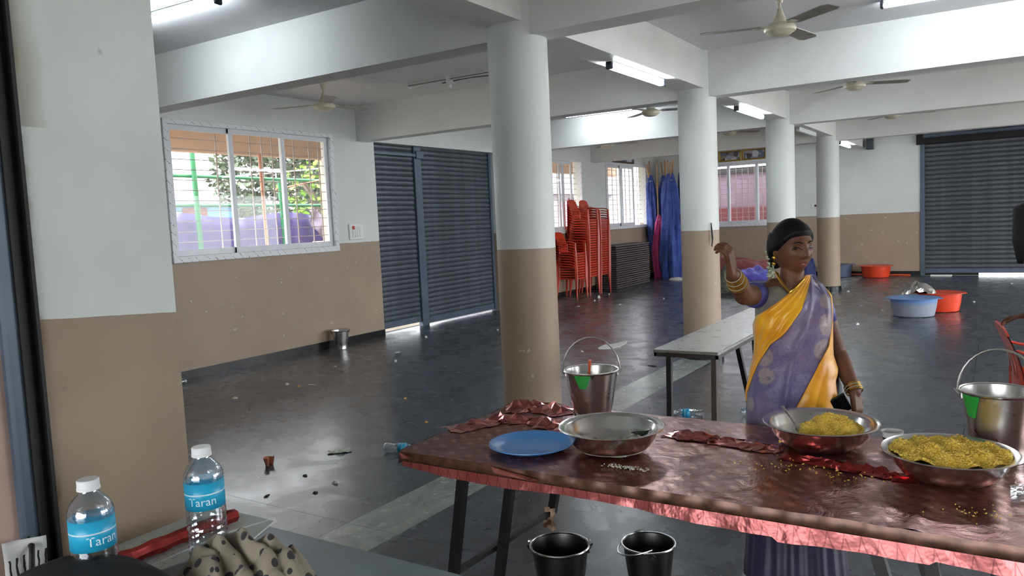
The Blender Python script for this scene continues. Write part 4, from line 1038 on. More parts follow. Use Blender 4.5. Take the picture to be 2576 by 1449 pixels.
tub('blue-grey tub half hidden behind the farthest column', -3.16, 18.95, .26, .29, simple('grey_blue_tub', srgb(86, 96, 122), .5), None)
m = MB(); r_ = random.Random(8)
m.grid(lambda u, v: (-1.36 + .62*u + .03*r_.random(), 12.72 + .34*v + .03*r_.random(), .17 + .24*math.sin(PI*min(1, u*1.15))**.7*math.sin(PI*(.15 + .75*v)) + .05*r_.random()), 16, 10)
o = ob('foil_sheet', m, _steel('crumpled_silver_foil', 205, .16, .1)); o.modifiers.new('t', 'SOLIDIFY').thickness = .003; tag(o, 'crumpled silver foil piled on the orange-red tub', 'foil')
m = MB(); m.tube([(-3.35, 19.2, .045), (-1.75, 19.2, .02)], .02, 8); tag(ob('floor_pole', m, M['orange_plastic'], smooth=True), 'long reddish pole lying along the far skirting', 'pole')
m = MB(); m.cbox((-1.36, 19.05, 0), (-.95, 19.24, .03), .004); tag(ob('white_board', m, M['paper_white']), 'flat white board on the floor before the far shutter', 'board')

# ------------------------------------------------------------------ bottles
def text_mesh(s, size):
    cu = bpy.data.curves.new('print', 'FONT'); cu.body = s; cu.size = size; cu.align_x = 'CENTER'; cu.align_y = 'CENTER'; cu.resolution_u = 3
    o = bpy.data.objects.new('print', cu); COL.objects.link(o)
    dg = bpy.context.evaluated_depsgraph_get(); me = bpy.data.meshes.new_from_object(o.evaluated_get(dg)); bpy.data.objects.remove(o); return me
def bottle(label, loc, rot=None, R=.0425, H=.255, a0=0.0, group='water bottles', cap=True, text=True, crush=0.0):
    t = thing('water_bottle', label, 'bottle', loc, 0, group)
    if rot: t.rotation_euler = rot
    k = R/.0425; q = H/.255
    prof = [(.001, .006), (.022, .003), (.034, .0), (.040, .008), (.0425, .018)]
    z = .018
    while z < .088: prof += [(.0425, z), (.0405, z + .004), (.0405, z + .007), (.0425, z + .011)]; z += .014
    prof += [(.0415, .094), (.0425, .112), (.0415, .118), (.0415, .182), (.0425, .186), (.0415, .196), (.036, .209), (.027, .220), (.019, .228), (.017, .231), (.017, .240)]
    m = MB(); m.lathe([(r*k, z*q) for r, z in prof], 40, wob=(lambda a, zz: 1 - crush*abs(math.sin(2*a + 30*zz))) if crush else None); ob('bottle_wall', m, M['pet'], t, smooth=40)
    m = MB(); m.lathe([(.0422*k, .120*q), (.0422*k, .180*q)], 40); lb = ob('paper_label', m, M['label_blue'], t, smooth='all')
    m = MB(); m.lathe([(.0424*k, .154*q), (.0424*k, .157*q)], 40); ob('label_stripe', m, M['label_print'], lb, smooth='all')
    if text:
        me = text_mesh('Taran', .026*k)
        for v in me.vertices:
            a = a0 + v.co.x/(.0426*k); zz = v.co.y + .140*q; v.co = (.0427*k*math.cos(a), .0427*k*math.sin(a), zz)
        me.materials.append(M['label_print']); ob('print', me, None, lb)
    if cap:
        m = MB(); m.lathe([(.001, .2345), (.0196, .2345), (.0202, .235), (.0202, .2395), (.0194, .2405), (.0194, .2535), (.0178, .2555), (.001, .2555)], 28); m.v = [(x*k*1.06, y*k*1.06, z_*q) for x, y, z_ in m.v]
        ob('cap', m, M['cap_white'], t, smooth=35)
    return t
SLAB = .8775
SL = [SLAB + .007]
# ------------------------------------------------------------------ the counter beside the doorway and what lies on it
t = thing('counter_table', 'grey-topped counter beside the doorway pillar', 'table', (0, 0, 0))
m = MB(); m.cbox((XP + .002, .62, SLAB - .03), (-.1, 1.237, SLAB), .004); ob('tabletop', m, M['counter'], t)
for x, y in [(XP + .06, .68), (XP + .06, 1.18), (-.16, .68), (-.16, 1.18)]: m = MB(); m.bar((x, y, SLAB - .03), (x, y, 0), .035, .035, (0, 1, 0)); ob('leg', m, M['leg_dark'], t)
m = MB(); m.bar((XP + .06, 1.18, SLAB - .05), (-.16, 1.18, SLAB - .05), .02, .04); m2 = ob('rail', m, M['leg_dark'], t)
def _news():
    k = N('newspaper_print'); o = k.coord()
    n = k.noise(o, 9, 3, .5); v = k.n('TexVoronoi'); k.put(v.inputs['Vector'], o); v.inputs['Scale'].default_value = 7.5
    pick = k.xyz(v.outputs['Color'])
    c = k.ramp(k.noise(o, 3, 3), [(.3, srgb(184, 192, 186)), (.7, srgb(200, 206, 200))])
    blot = k.ramp(pick[0], [(0, srgb(192, 198, 192)), (.62, srgb(190, 196, 190)), (.66, srgb(198, 168, 66)), (.74, srgb(140, 178, 200)), (.82, srgb(190, 120, 74)), (.9, srgb(150, 176, 110)), (1, srgb(196, 200, 196))], 'CONSTANT')
    c = k.mix(k.ramp(n, [(.46, gray(0)), (.56, gray(.75))]), c, blot)
    w = k.n('TexWave', wave_type='BANDS', bands_direction='Y'); k.put(w.inputs[0], o); w.inputs['Scale'].default_value = 48
    tx = k.math('MULTIPLY', k.math('GREATER_THAN', w.outputs[1], .8), k.math('GREATER_THAN', k.noise(o, 60, 2), .55)); tx = k.math('MULTIPLY', tx, k.ramp(k.noise(o, 4, 1), [(.5, gray(0)), (.56, gray(.55))]))
    c = k.mix(tx, c, srgb(60, 60, 66)); k.set(Base_Color=c, Roughness=.75); return k.m
M['news'] = _news()
t = thing('newspaper', 'folded newspaper spread on the counter under the red roll', 'newspaper', (0, 0, 0))
def poly_sheet(pts, z, th):
    P = [on_z(x, y, z) for x, y in pts]; m = MB(); m.prism([(p.x, p.y) for p in P], th, 2, z); return m
ob('lower_sheets', poly_sheet([(291, 1352), (480, 1292), (560, 1283), (640, 1304), (690, 1314), (640, 1356), (398, 1440), (300, 1449)], SLAB, .004), M['news'], t)
ob('upper_sheet', poly_sheet([(291, 1349), (480, 1290), (558, 1281), (642, 1301), (676, 1309), (560, 1345), (380, 1424), (300, 1436)], SLAB + .004, .0025), M['news'], t)
# red foil roll
a = on_z(285, 1420, SLAB + .024); b = on_z(592, 1297, SLAB + .024)
t = thing('foil_roll', 'roll of shiny red foil lying on the newspaper', 'roll', (a.x, a.y, SLAB + .0075))
d = Vector((b.x - a.x, b.y - a.y, 0)); L = d.length; d.normalize()
m = MB(); m.tube([Vector((0, 0, .0185)) + d*(L*k/14) + Vector((0, 0, .0012*math.sin(k*2.1))) for k in range(15)], [.0175 + .0014*math.sin(k*1.7) for k in range(15)], 7); ob('foil_wrap', m, M['foil_red'], t, smooth=20)
m = MB(); m.tube([Vector((0, 0, .0185)) + d*(L - .002), Vector((0, 0, .0185)) + d*(L + .0015)], [.012, .012], 16); ob('core_end', m, simple('dark_red_core', srgb(96, 22, 26), .5), t)
# bottles
def face_angle(p): return math.atan2(-p.y, -p.x)
p = on_z(250, 1517, SLAB); p.z = SLAB
bottle('water bottle with blue label nearest the doorway, on the counter', p, a0=face_angle(p) + .42)
p = on_z(528, 1400, SL[0]); p.z = SL[0]
bottle('water bottle with blue label on the newspaper corner', p, a0=face_angle(p) - .15, R=.0425, H=.252)
# bottles lying on the hall floor
p = on_z(1000, 1141)
bottle('empty water bottle lying on the floor beside the foil table', (p.x - .1, p.y - .02, .036), (0, PI/2, .35), R=.036, H=.23, text=False, cap=False, crush=.08, group='bottles lying on the hall floor')
p = on_z(1735, 1048)
bottle('empty water bottle lying under the long steel table', (p.x + .12, p.y - .02, .036), (0, -PI/2, .15), R=.036, H=.23, text=False, cap=True, crush=.1, group='bottles lying on the hall floor')
p = on_z(455, 969)
bottle('water bottle lying by the skirting behind the doorway pillar', (p.x - .1, p.y - .1, .036), (0, PI/2, .9), R=.036, H=.2, text=False, group='bottles lying on the hall floor')
p = on_z(1868, 1047)
bottle('dark crushed bottle lying behind the woman', (p.x, p.y, .034), (0, PI/2, 1.0), R=.034, H=.22, text=False, crush=.1, group='bottles lying on the hall floor')
# dotted scarf
def _dots():
    k = N('beige_black_dot_cloth'); o = k.coord(); uv = k.coord('UV')
    v = k.n('TexVoronoi'); k.put(v.inputs['Vector'], o); v.inputs['Scale'].default_value = 34; v.inputs['Randomness'].default_value = .5
    dd = k.math('LESS_THAN', v.outputs['Distance'], .34)
    base = k.ramp(k.noise(o, 8, 3), [(.3, srgb(112, 104, 92)), (.7, srgb(142, 133, 116))])
    k.set(Base_Color=k.mix(dd, base, srgb(36, 34, 36)), Roughness=.85, Sheen_Weight=.2); k.bump(k.noise(o, 30, 3), .3, .006); return k.m
M['dots'] = _dots()
rs = random.Random(2)
def scarf_pt(u, v):
    a = 2*PI*u; q = v**.8; x, y = .15*q*math.cos(a)*(1 + .10*math.sin(3*a + 1)), .105*q*math.sin(a)*(1 + .12*math.sin(4*a))
    env = (1 - v**3)
    f = .55*abs(math.sin(42*x + 15*y + 2.5*math.sin(23*y)))**.7 + .4*abs(math.sin(55*y - 20*x + 2*math.sin(28*x)))**.7 + .15*math.sin(110*x + 61*y)
    dip = .045*math.exp(-(((x - .03)/.035)**2 + ((y + .045)/.03)**2))
    return (x, y, max(.002, env*(.052 + .048*f) - dip))
m = MB(); m.grid(scarf_pt, 110, 46, True)
t = thing('scarf', 'crumpled beige scarf with black dots on the counter', 'scarf', (-1.345, 1.0, SLAB), .35)
ob('cloth', m, M['dots'], t, smooth='all')
m = MB(); m.ball((.03, -.062, .012), (.05, .026, .02), 16, 8); ob('hollow_shade', m, M['black_rubber'], t, smooth=True)  # black blob standing in for the shade inside the scarf's hollow
# black handbag
m = MB(); hb = thing('handbag', 'black rounded handbag top at the counter edge', 'bag', (-1.50, .77, SLAB))
def bagf(u, v):
    a = 2*PI*u; q = math.sin(v*PI/2); return (.19*q*math.cos(a)*(1 + .05*math.sin(3*a)), .105*q*math.sin(a), .106*math.cos(v*PI/2)**.75 + .004*math.sin(6*a)*q)
m.grid(bagf, 40, 16, True); ob('bag_body', m, simple('black_bag_cloth', srgb(18, 18, 20), .75, bump=.2), hb, smooth='all', rot=(0, 0, .35))
m = MB(); m.tube([(-.1, 0, .07), (-.08, -.06, .062), (0, -.09, .05), (.1, -.05, .05)], .007, 8); ob('strap', m, M['black_rubber'], hb, smooth=True)
m = MB(); m.tube([(.14, .06, .02), (.2, .1, .012), (.27, .1, .008), (.3, .04, .006)], .008, 8); ob('strap_end', m, M['black_rubber'], hb, smooth=True)
# paper and pull handle on the shutter guide
def _printed():
    k = N('paper_with_plant_print'); o = k.coord(); w = k.n('TexWave', wave_type='BANDS', bands_direction='Y'); k.put(w.inputs[0], o); w.inputs['Scale'].default_value = 22; w.inputs['Distortion'].default_value = 4
    f = k.math('MULTIPLY', k.math('GREATER_THAN', w.outputs[1], .78), k.math('LESS_THAN', k.xyz(o)[2], .055)); k.set(Base_Color=k.mix(f, srgb(214, 212, 210), srgb(34, 34, 36)), Roughness=.7); return k.m
p0 = on_x(-2, 1449, XP + .02)
m = MB(); m.grid(lambda u, v: (.004*math.sin(5*u + 3*v), .085*u - .075, .095*v - .012*u*v), 8, 8)
o = ob('paper_sheet', m, _printed(), loc=(XP + .03, .80, .895), smooth='all'); o.modifiers.new('t', 'SOLIDIFY').thickness = .001; tag(o, 'white printed paper propped behind the shutter guide', 'paper')
t = thing('pull_handle', 'black pull handle on the blue-grey shutter guide', 'handle', (XP, .80, .90))
m = MB(); m.tube([(0, -.03, .0), (.035, -.032, .002), (.045, -.03, .01), (.045, -.026, .055), (.035, -.02, .065), (0, -.018, .066)], .006, 8); ob('grip', m, M['black_rubber'], t, smooth=True)
for z, y in ((.0, -.03), (.066, -.018)): m = MB(); m.cbox((-.002, y - .012, z - .01), (.004, y + .012, z + .01), .003); ob('mount', m, M['black_rubber'], t)

# ------------------------------------------------------------------ litter on the floor, one object each
LM = {'w': M['paper_white'], 'y': simple('yellow_food_scrap', srgb(204, 164, 72), .7), 'c': simple('cream_paper_scrap', srgb(196, 192, 172), .8), 'd': simple('dark_food_scrap', srgb(30, 26, 24), .7), 'g': simple('grey_wet_paper', srgb(150, 150, 150), .6)}
def scrap(label, x, y, w, d, h, mat, seed, kind='paper'):
    r = random.Random(seed); p = on_z(x, y); m = MB(); n = 9
    ring = [(w/2*math.cos(2*PI*k/n)*r.uniform(.65, 1.2), d/2*math.sin(2*PI*k/n)*r.uniform(.65, 1.2)) for k in range(n)]
    vs = [(a, b, .001) for a, b in ring] + [(a*.7, b*.7, h*r.uniform(.4, 1)) for a, b in ring] + [(0, 0, h*r.uniform(.5, 1.1))]
    fs = [tuple(range(n))[::-1]] + [(k, (k+1) % n, n + (k+1) % n, n + k) for k in range(n)] + [(n + k, n + (k+1) % n, 2*n) for k in range(n)]
    m.add(vs, fs); o = ob({'paper': 'paper_scrap', 'food': 'food_scrap', 'wrapper': 'wrapper_scrap'}[kind], m, mat, loc=(p.x, p.y, 0), rot=(0, 0, r.uniform(0, 3)))
    return tag(o, label, 'litter', 'scraps littering the floor')
SCR = [
 (590, 1003, .075, .05, .02, 'c', 'cream crumpled scrap on the floor right of the pillar', 'paper'),
 (723, 968, .04, .035, .025, 'w', 'small white scrap beside the yellow food scrap', 'paper'),
 (751, 973, .06, .04, .018, 'y', 'yellow food scrap in the middle of the window-side floor', 'food'),
 (785, 968, .13, .025, .006, 'w', 'thin white paper strip right of the yellow food scrap', 'paper'),
 (1000, 887, .09, .06, .012, 'w', 'flat torn white paper before the roller shutter', 'paper'),
 (995, 910, .05, .04, .03, 'w', 'small white lump below the torn white paper', 'paper'),
 (1071, 849, .045, .04, .03, 'w', 'white ball of paper nearest the shutter threshold', 'paper'),
 (1252, 831, .04, .035, .025, 'w', 'white ball of paper beside column one', 'paper'),
 (1020, 1003, .045, .03, .018, 'y', 'yellow food scrap left of the foil table', 'food'),
 (1073, 1063, .035, .025, .015, 'y', 'yellow crumb behind the foil table corner', 'food'),
 (843, 923, .045, .03, .012, 'c', 'cream crumb halfway to the wall bucket', 'paper'),
 (844, 1215, .045, .045, .02, 'w', 'white bottle cap near the wet patch', 'paper'),
 (768, 1197, .05, .04, .01, 'd', 'dark scrap at the wet reflection', 'food'),
 (672, 1248, .07, .03, .008, 'd', 'dark leaf scrap on the wet floor', 'food'),
 (793, 1240, .03, .025, .012, 'd', 'dark crumb on the wet floor', 'food'),
 (1507, 750, .07, .05, .06, 'w', 'white scrap on the floor before the folded tables', 'paper'),
 (1496, 757, .04, .03, .03, 'w', 'small white scrap left of the folded tables', 'paper'),
 (1455, 771, .16, .05, .01, 'w', 'long white paper strip before the red chairs', 'paper'),
 (1532, 741, .05, .04, .03, 'w', 'white crumb by the corner of the folded tables', 'paper'),
 (1560, 767, .05, .04, .02, 'w', 'white crumb on the floor left of column two', 'paper'),
 (1670, 752, .045, .04, .02, 'w', 'white crumb beside column two', 'paper'),
 (1465, 884, .16, .04, .006, 'w', 'white card lying behind the curry bucket', 'paper'),
 (1640, 921, .12, .03, .012, 'd', 'dark smear on the floor by the long steel table', 'food'),
 (1855, 801, .05, .03, .02, 'd', 'dark crumb on the floor right of column two', 'food'),
 (2134, 734, .06, .04, .03, 'w', 'white scrap beside the farthest column', 'paper'),
 (2157, 817, .06, .05, .03, 'w', 'white scrap on the floor right of the woman', 'paper'),
 (2110, 875, .04, .03, .02, 'w', 'small white crumb close to the woman', 'paper'),
 (2221, 782, .04, .03, .02, 'w', 'white crumb left of the scuffed blue tub', 'paper'),
 (2450, 760, .04, .03, .02, 'w', 'white crumb right of the orange-red tub', 'paper'),
 (2545, 714, .05, .04, .02, 'w', 'white crumb before the far shutter', 'paper'),
 (2166, 769, .05, .03, .012, 'w', 'flat white crumb behind the woman', 'paper'),
]
for k, (x, y, w, d, h, mm, lab, kd) in enumerate(SCR): scrap(lab, x, y, w, d, h, LM[mm], 40 + k, kd)
# torn paper by the curry bucket, small food pouch, clay cup, flower paper
def flat_paper(name, label, pts, th, mat, lift=0.0):
    P = [on_z(x, y) for x, y in pts]; m = MB(); m.prism([(p.x, p.y) for p in P], th, 2, lift); return tag(ob(name, m, mat), label, 'paper')
flat_paper('torn_paper', 'long torn white paper on the floor behind the curry bucket', [(1504, 876), (1520, 868), (1548, 865), (1577, 858), (1576, 863), (1560, 872), (1535, 878), (1508, 879)], .006, M['paper_white'])
p = on_z(855, 1137); t = thing('foil_pouch', 'silver-grey pouch lying on the wet floor', 'wrapper', (p.x, p.y, 0), .75)
m = MB(); m.grid(lambda u, v: ((u - .5)*.17, (v - .5)*.085, .004 + .026*math.sin(PI*u)*math.sin(PI*v) + .006*math.sin(11*u + 5*v)), 12, 8); o = ob('pouch_front', m, simple('grey_pouch_film', srgb(176, 180, 166), .35, .3), t, smooth='all')
m = MB(); m.box((-.085, -.0425, 0), (.085, .0425, .004)); ob('pouch_back', m, M['black_rubber'], t)
p = on_z(678, 1172); t = thing('clay_cup', 'small broken orange clay cup on the wet floor', 'cup', (p.x, p.y, 0), .4)
m = MB()
def cupf(u, v): a = .5 + 4.6*u; r = .026 + .012*v; return (r*math.cos(a), r*math.sin(a), .004 + .056*v + .003*math.sin(3*a)*v)
m.grid(cupf, 20, 6); o = ob('cup_wall', m, simple('orange_clay', srgb(186, 118, 88), .6), t, smooth='all'); o.modifiers.new('t', 'SOLIDIFY').thickness = .004
m = MB(); m.lathe([(.001, 0), (.026, 0), (.026, .005), (.001, .005)], 18); ob('cup_base', m, M['leg_rust'], t)
t = thing('flower_paper', 'crumpled flower-printed paper stuck on the table brace', 'paper', (-1.735, 2.955, .20))
m = MB(); r_ = random.Random(5); m.grid(lambda u, v: ((u - .5)*.055 + .01*r_.random(), -.03 + .02*r_.random(), .10*v + .01*r_.random()), 6, 7)
o = ob('sheet', m, simple('cream_flower_print', srgb(176, 150, 128), .7, var=.3, scale=40), t); o.modifiers.new('t', 'SOLIDIFY').thickness = .002
for x, z in [(-.008, .03), (.012, .045), (.0, .065)]:
    m = MB(); m.ball((x, -.04, z), (.008, .003, .011), 8, 6); ob('printed_flower', m, simple('brown_flower_%d' % int(z*1000), srgb(92, 56, 50), .7), t, smooth=True)
# ------------------------------------------------------------------ people
def _skin(name, c0, c1):
    k = N(name); o = k.coord(); n = k.noise(o, 9, 4)
    k.set(Base_Color=k.ramp(n, [(.3, c0), (.7, c1)]), Roughness=.52, Specular_IOR_Level=.3, Subsurface_Weight=.06); k.b.inputs['Subsurface Radius'].default_value = (.02, .008, .004); return k.m
M['skin'] = _skin('brown_skin', srgb(86, 54, 39), srgb(104, 67, 49)); M['hair'] = simple('black_hair', srgb(10, 9, 10), .6, var=.3, scale=30, spec=.2)
M['lip'] = simple('brown_rose_lips', srgb(124, 64, 58), .4); M['tooth'] = simple('teeth', srgb(206, 196, 182), .3); M['eye_dark'] = simple('dark_lashes', srgb(20, 14, 12), .3); M['eye_white'] = simple('eye_white', srgb(178, 168, 160), .25)
M['gold_j'] = simple('gold_jewellery', srgb(226, 176, 66), .22, .9, var=.1); M['bangle_w'] = simple('pale_glass_bangle', srgb(206, 190, 160), .15, .5)
def _saree():
    k = N('violet_brocade_silk'); o = k.coord(); s = k.xyz(o)
    base = k.ramp(k.noise(o, 5, 4), [(.3, srgb(76, 68, 108)), (.55, srgb(98, 90, 128)), (.75, srgb(122, 104, 128))])
    # woven medallions and a scroll lattice in dull gold
    v = k.n('TexVoronoi'); k.put(v.inputs['Vector'], o); v.inputs['Scale'].default_value = 9; v.inputs['Randomness'].default_value = .35
    med = k.ramp(v.outputs['Distance'], [(.36, gray(.8)), (.42, gray(.0))])
    w = k.n('TexVoronoi', feature='DISTANCE_TO_EDGE'); k.put(w.inputs['Vector'], o); w.inputs['Scale'].default_value = 26
    lat = k.math('LESS_THAN', k.math('ABSOLUTE', k.math('SUBTRACT', k.noise(o, 30, 2, .5, 1.5), .5)), .018)
    c = k.mix(med, base, srgb(150, 136, 128)); c = k.mix(k.math('MULTIPLY', lat, .6), c, srgb(62, 54, 104))
    fold = k.ramp(k.noise(o, 3, 2), [(.45, gray(0)), (.7, gray(.5))]); c = k.mix(fold, c, srgb(150, 132, 140))
    k.set(Base_Color=c, Roughness=.45, Sheen_Weight=.2, Specular_IOR_Level=.4); k.bump(k.noise(o, 9, 5, .6), .6, .02); return k.m
M['saree'] = _saree()
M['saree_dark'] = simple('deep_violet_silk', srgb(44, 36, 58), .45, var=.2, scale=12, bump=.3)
def _yellow():
    k = N('yellow_silk_border'); o = k.coord()
    mp = k.n('Mapping'); k.put(mp.inputs[0], o); mp.inputs['Rotation'].default_value = (0, -.75, 0)
    b = k.n('TexBrick'); k.put(b.inputs['Vector'], mp.outputs[0]); 
    f = k.ramp(k.noise(mp.outputs[0], 7, 2), [(.35, srgb(208, 136, 12)), (.5, srgb(226, 158, 16)), (.7, srgb(238, 182, 36))])
    k.set(Base_Color=f, Roughness=.38, Sheen_Weight=.25); k.bump(k.noise(o, 14, 3), .25, .008); return k.m
M['yellow'] = _yellow()
M['blouse'] = simple('olive_grey_brocade', srgb(112, 106, 98), .45, var=.14, scale=40, bump=.2); M['sleeve'] = simple('blue_violet_sleeve', srgb(64, 62, 128), .5, var=.12)
M['flower'] = simple('jasmine_buds', srgb(206, 214, 190), .6, var=.12, scale=40); M['flower_g'] = simple('pale_green_stems', srgb(150, 174, 136), .6)
WO = Vector((-.752, 3.32, 0)); WF = Vector((-WO.x, -WO.y, 0)).normalized(); WE = Vector((-WF.y, WF.x, 0)); WRZ = math.atan2(WE.y, WE.x)
def wl(px, py, d):
    """place in the woman's own frame (x to her left, y backwards, z up) seen at a picture point, d in front of her axis"""
    r = ray(px, py); t = (d - (CAM - WO).dot(WF)) / r.dot(WF); P = CAM + r*t
    return Vector(((P - WO).dot(WE), -d, P.z))
def capsule(m, p, q, r0, r1, n=14):
    p = Vector(p); q = Vector(q); d = q - p; L = d.length; pts = []; rs = []
    d.normalize()
    for k in range(5): a = PI/2*(1 - k/4); pts.append(p - d*(r0*math.sin(a))); rs.append(max(1e-4, r0*math.cos(a)))
    for k in range(1, 4): pts.append(p + d*(L*k/4)); rs.append(r0 + (r1 - r0)*k/4)
    for k in range(5): a = PI/2*k/4; pts.append(q + d*(r1*math.sin(a))); rs.append(max(1e-4, r1*math.cos(a)))
    m.tube(pts, rs, n)
def gs(x, s): return math.exp(-(x/s)**2)
def head_point(d):
    x, y, z = d.x*.073, d.y*(.097 if d.y > 0 else .090), d.z*.112
    if z < -.02:
        t = min(1, (-.02 - z)/.09); x *= 1 - .30*t*t - .06*t; y = y*(1 - .12*t) - .006*t
    if d.y < 0:
        f = min(1, -d.y*1.6); o = 0.0
        prof = 0 if z > .026 else (.026 - z)/.05 if z > -.024 else max(0, 1 - (-.024 - z)/.011)
        o += .023*prof*gs(x, .0105 + .004*prof)
        o += .008*gs(abs(x) - .0125, .006)*gs(z + .026, .008)
        o -= .0105*gs(abs(x) - .031, .017)*gs(z - .010, .012)
        o += .005*gs(abs(x) - .030, .024)*gs(z - .030, .008)
        o += .0075*gs(x, .021)*(gs(z + .0505, .006) + gs(z + .065, .007)) - .004*gs(x, .022)*gs(z + .0575, .0028)
        o += .007*gs(x, .02)*gs(z + .092, .014) + .0045*gs(abs(x) - .042, .02)*gs(z + .022, .024)
        y -= o*f
    return Vector((x, y, z))
def head_frame(c, yaw, pitch, roll=0.0):
    return Matrix.Translation(Vector(c)) @ Matrix.Rotation(yaw, 4, 'Z') @ Matrix.Rotation(pitch, 4, 'X') @ Matrix.Rotation(roll, 4, 'Y')
def sphere_dirs(nu, nv):
    vs = []; fs = []
    for j in range(nv + 1):
        ph = -PI/2 + PI*j/nv
        for i in range(nu): a = 2*PI*i/nu; vs.append(Vector((math.cos(ph)*math.cos(a), math.cos(ph)*math.sin(a), math.sin(ph))))
    for j in range(nv):
        for i in range(nu): i2 = (i+1) % nu; fs.append((j*nu+i, j*nu+i2, (j+1)*nu+i2, (j+1)*nu+i))
    return vs, fs
def add_head(m, T):
    vs, fs = sphere_dirs(72, 54); m.add([T @ head_point(v) for v in vs], fs)
    for s in (-1, 1):
        R = T.to_3x3() @ Matrix.Rotation(s*.25, 3, 'Z'); m.ball(T @ Vector((s*.073, .012, -.004)), (.008, .017, .030), 12, 8, R)
def finger(m, pts, r):
    for k in range(len(pts) - 1): capsule(m, pts[k], pts[k+1], r*(1 - .08*k), r*(1 - .08*(k+1)), 8)
def hand(m, wrist, palm_end, side, normal, curl, spread=.011, size=1.0, thumb_out=1.0):
    """palm from wrist to knuckles, four fingers curling towards -normal, thumb on the side"""
    w = Vector(wrist); k = Vector(palm_end); d = (k - w).normalized(); s = Vector(side); s = (s - d*s.dot(d)).normalized(); n = Vector(normal); n = (n - d*n.dot(d) - s*n.dot(s)).normalized()
    for q in (-.026, -.009, .009, .026): capsule(m, w + s*q*.7*size, k + s*q*size, .0145*size, .0125*size, 8)
    for i, (q, L) in enumerate([(-.028, .062), (-.0095, .072), (.0095, .068), (.027, .052)]):
        p = k + s*q*size; pts = [p]; a = curl*.35
        for seg in (.44, .32, .24):
            dirv = d*math.cos(a) - n*math.sin(a) + s*(q*spread*12); p = p + dirv.normalized()*(L*seg*size); pts.append(p); a += curl*.55
        finger(m, pts, .0088*size)
    b = w + s*(-.026*size) + d*(.02*size)
    finger(m, [b, b + (-s*.8*thumb_out + d*.75 - n*.2).normalized()*.036*size, b + (-s*.8*thumb_out + d*.75 - n*.2).normalized()*.036*size + (d - s*.25 - n*.35).normalized()*.03*size, b + (-s*.8*thumb_out + d*.75 - n*.2).normalized()*.036*size + (d - s*.25 - n*.35).normalized()*.052*size], .0105*size)
def body_object(m, mat, parent, voxel=.0042, name='body'):
    o = ob(name, m, mat, parent, smooth='all')
    r = o.modifiers.new('skin', 'REMESH'); r.mode = 'VOXEL'; r.voxel_size = voxel; r.use_smooth_shade = True
    s = o.modifiers.new('soft', 'SMOOTH'); s.factor = .5; s.iterations = 3
    return o

W_ = thing('person', 'woman in violet and yellow saree gesturing behind the foil table', 'person', WO, WRZ)
T = head_frame((.012, -.012, 1.441), math.radians(35), math.radians(5), math.radians(-2))
bm_ = MB(); add_head(bm_, T)
SHR, SHL = Vector((-.122, .0, 1.245)), Vector((.110, .04, 1.222))
ELR = wl(1872, 742, .20); WRR = wl(1843, 690, .33); KNR = wl(1834, 636, .36)
ELL = wl(2106, 888, -.07); WRL = wl(2150, 985, .05); KNL = wl(2157, 1030, .07)
capsule(bm_, (.008, .006, 1.27), (.012, -.006, 1.375), .052, .046)
capsule(bm_, (-.06, .01, 1.262), (.08, .016, 1.252), .055, .055)
capsule(bm_, (-.05, .012, 1.24), SHR, .06, .05); capsule(bm_, (.06, .016, 1.23), SHL, .06, .05)
bm_.ball((.01, .005, 1.15), (.135, .088, .135), 24, 16); bm_.ball((-.05, -.065, 1.118), .058, 16, 12); bm_.ball((.075, -.065, 1.112), .058, 16, 12)
bm_.ball((.01, .012, .985), (.128, .09, .15), 24, 16); bm_.ball((.012, .02, .83), (.165, .115, .13), 24, 16)
for s in (-1, 1):
    capsule(bm_, (.012 + s*.08, .02, .80), (.012 + s*.075, .015, .46), .085, .056); capsule(bm_, (.012 + s*.075, .015, .46), (.012 + s*.07, .03, .07), .055, .036)
    bm_.ball((.012 + s*.075, -.03, .032), (.038, .10, .03), 14, 8); capsule(bm_, (.012 + s*.07, .035, .07), (.012 + s*.073, .02, .035), .036, .034)
capsule(bm_, SHR, ELR, .050, .041); capsule(bm_, ELR, ELR.lerp(WRR, .45), .041, .038); capsule(bm_, ELR.lerp(WRR, .45), WRR, .038, .026)
capsule(bm_, SHL, ELL, .050, .038); capsule(bm_, ELL, ELL.lerp(WRL, .4), .038, .036); capsule(bm_, ELL.lerp(WRL, .4), WRL, .036, .025)
hand(bm_, WRR, KNR, Vector((-.25, -.95, .1)), Vector((.9, .1, .45)), 1.55, size=1.0, thumb_out=.8)
hand(bm_, WRL, KNL, Vector((-.5, -.85, 0)), Vector((.85, -.4, 0)), .75, size=.95)
body = body_object(bm_, M['skin'], W_)
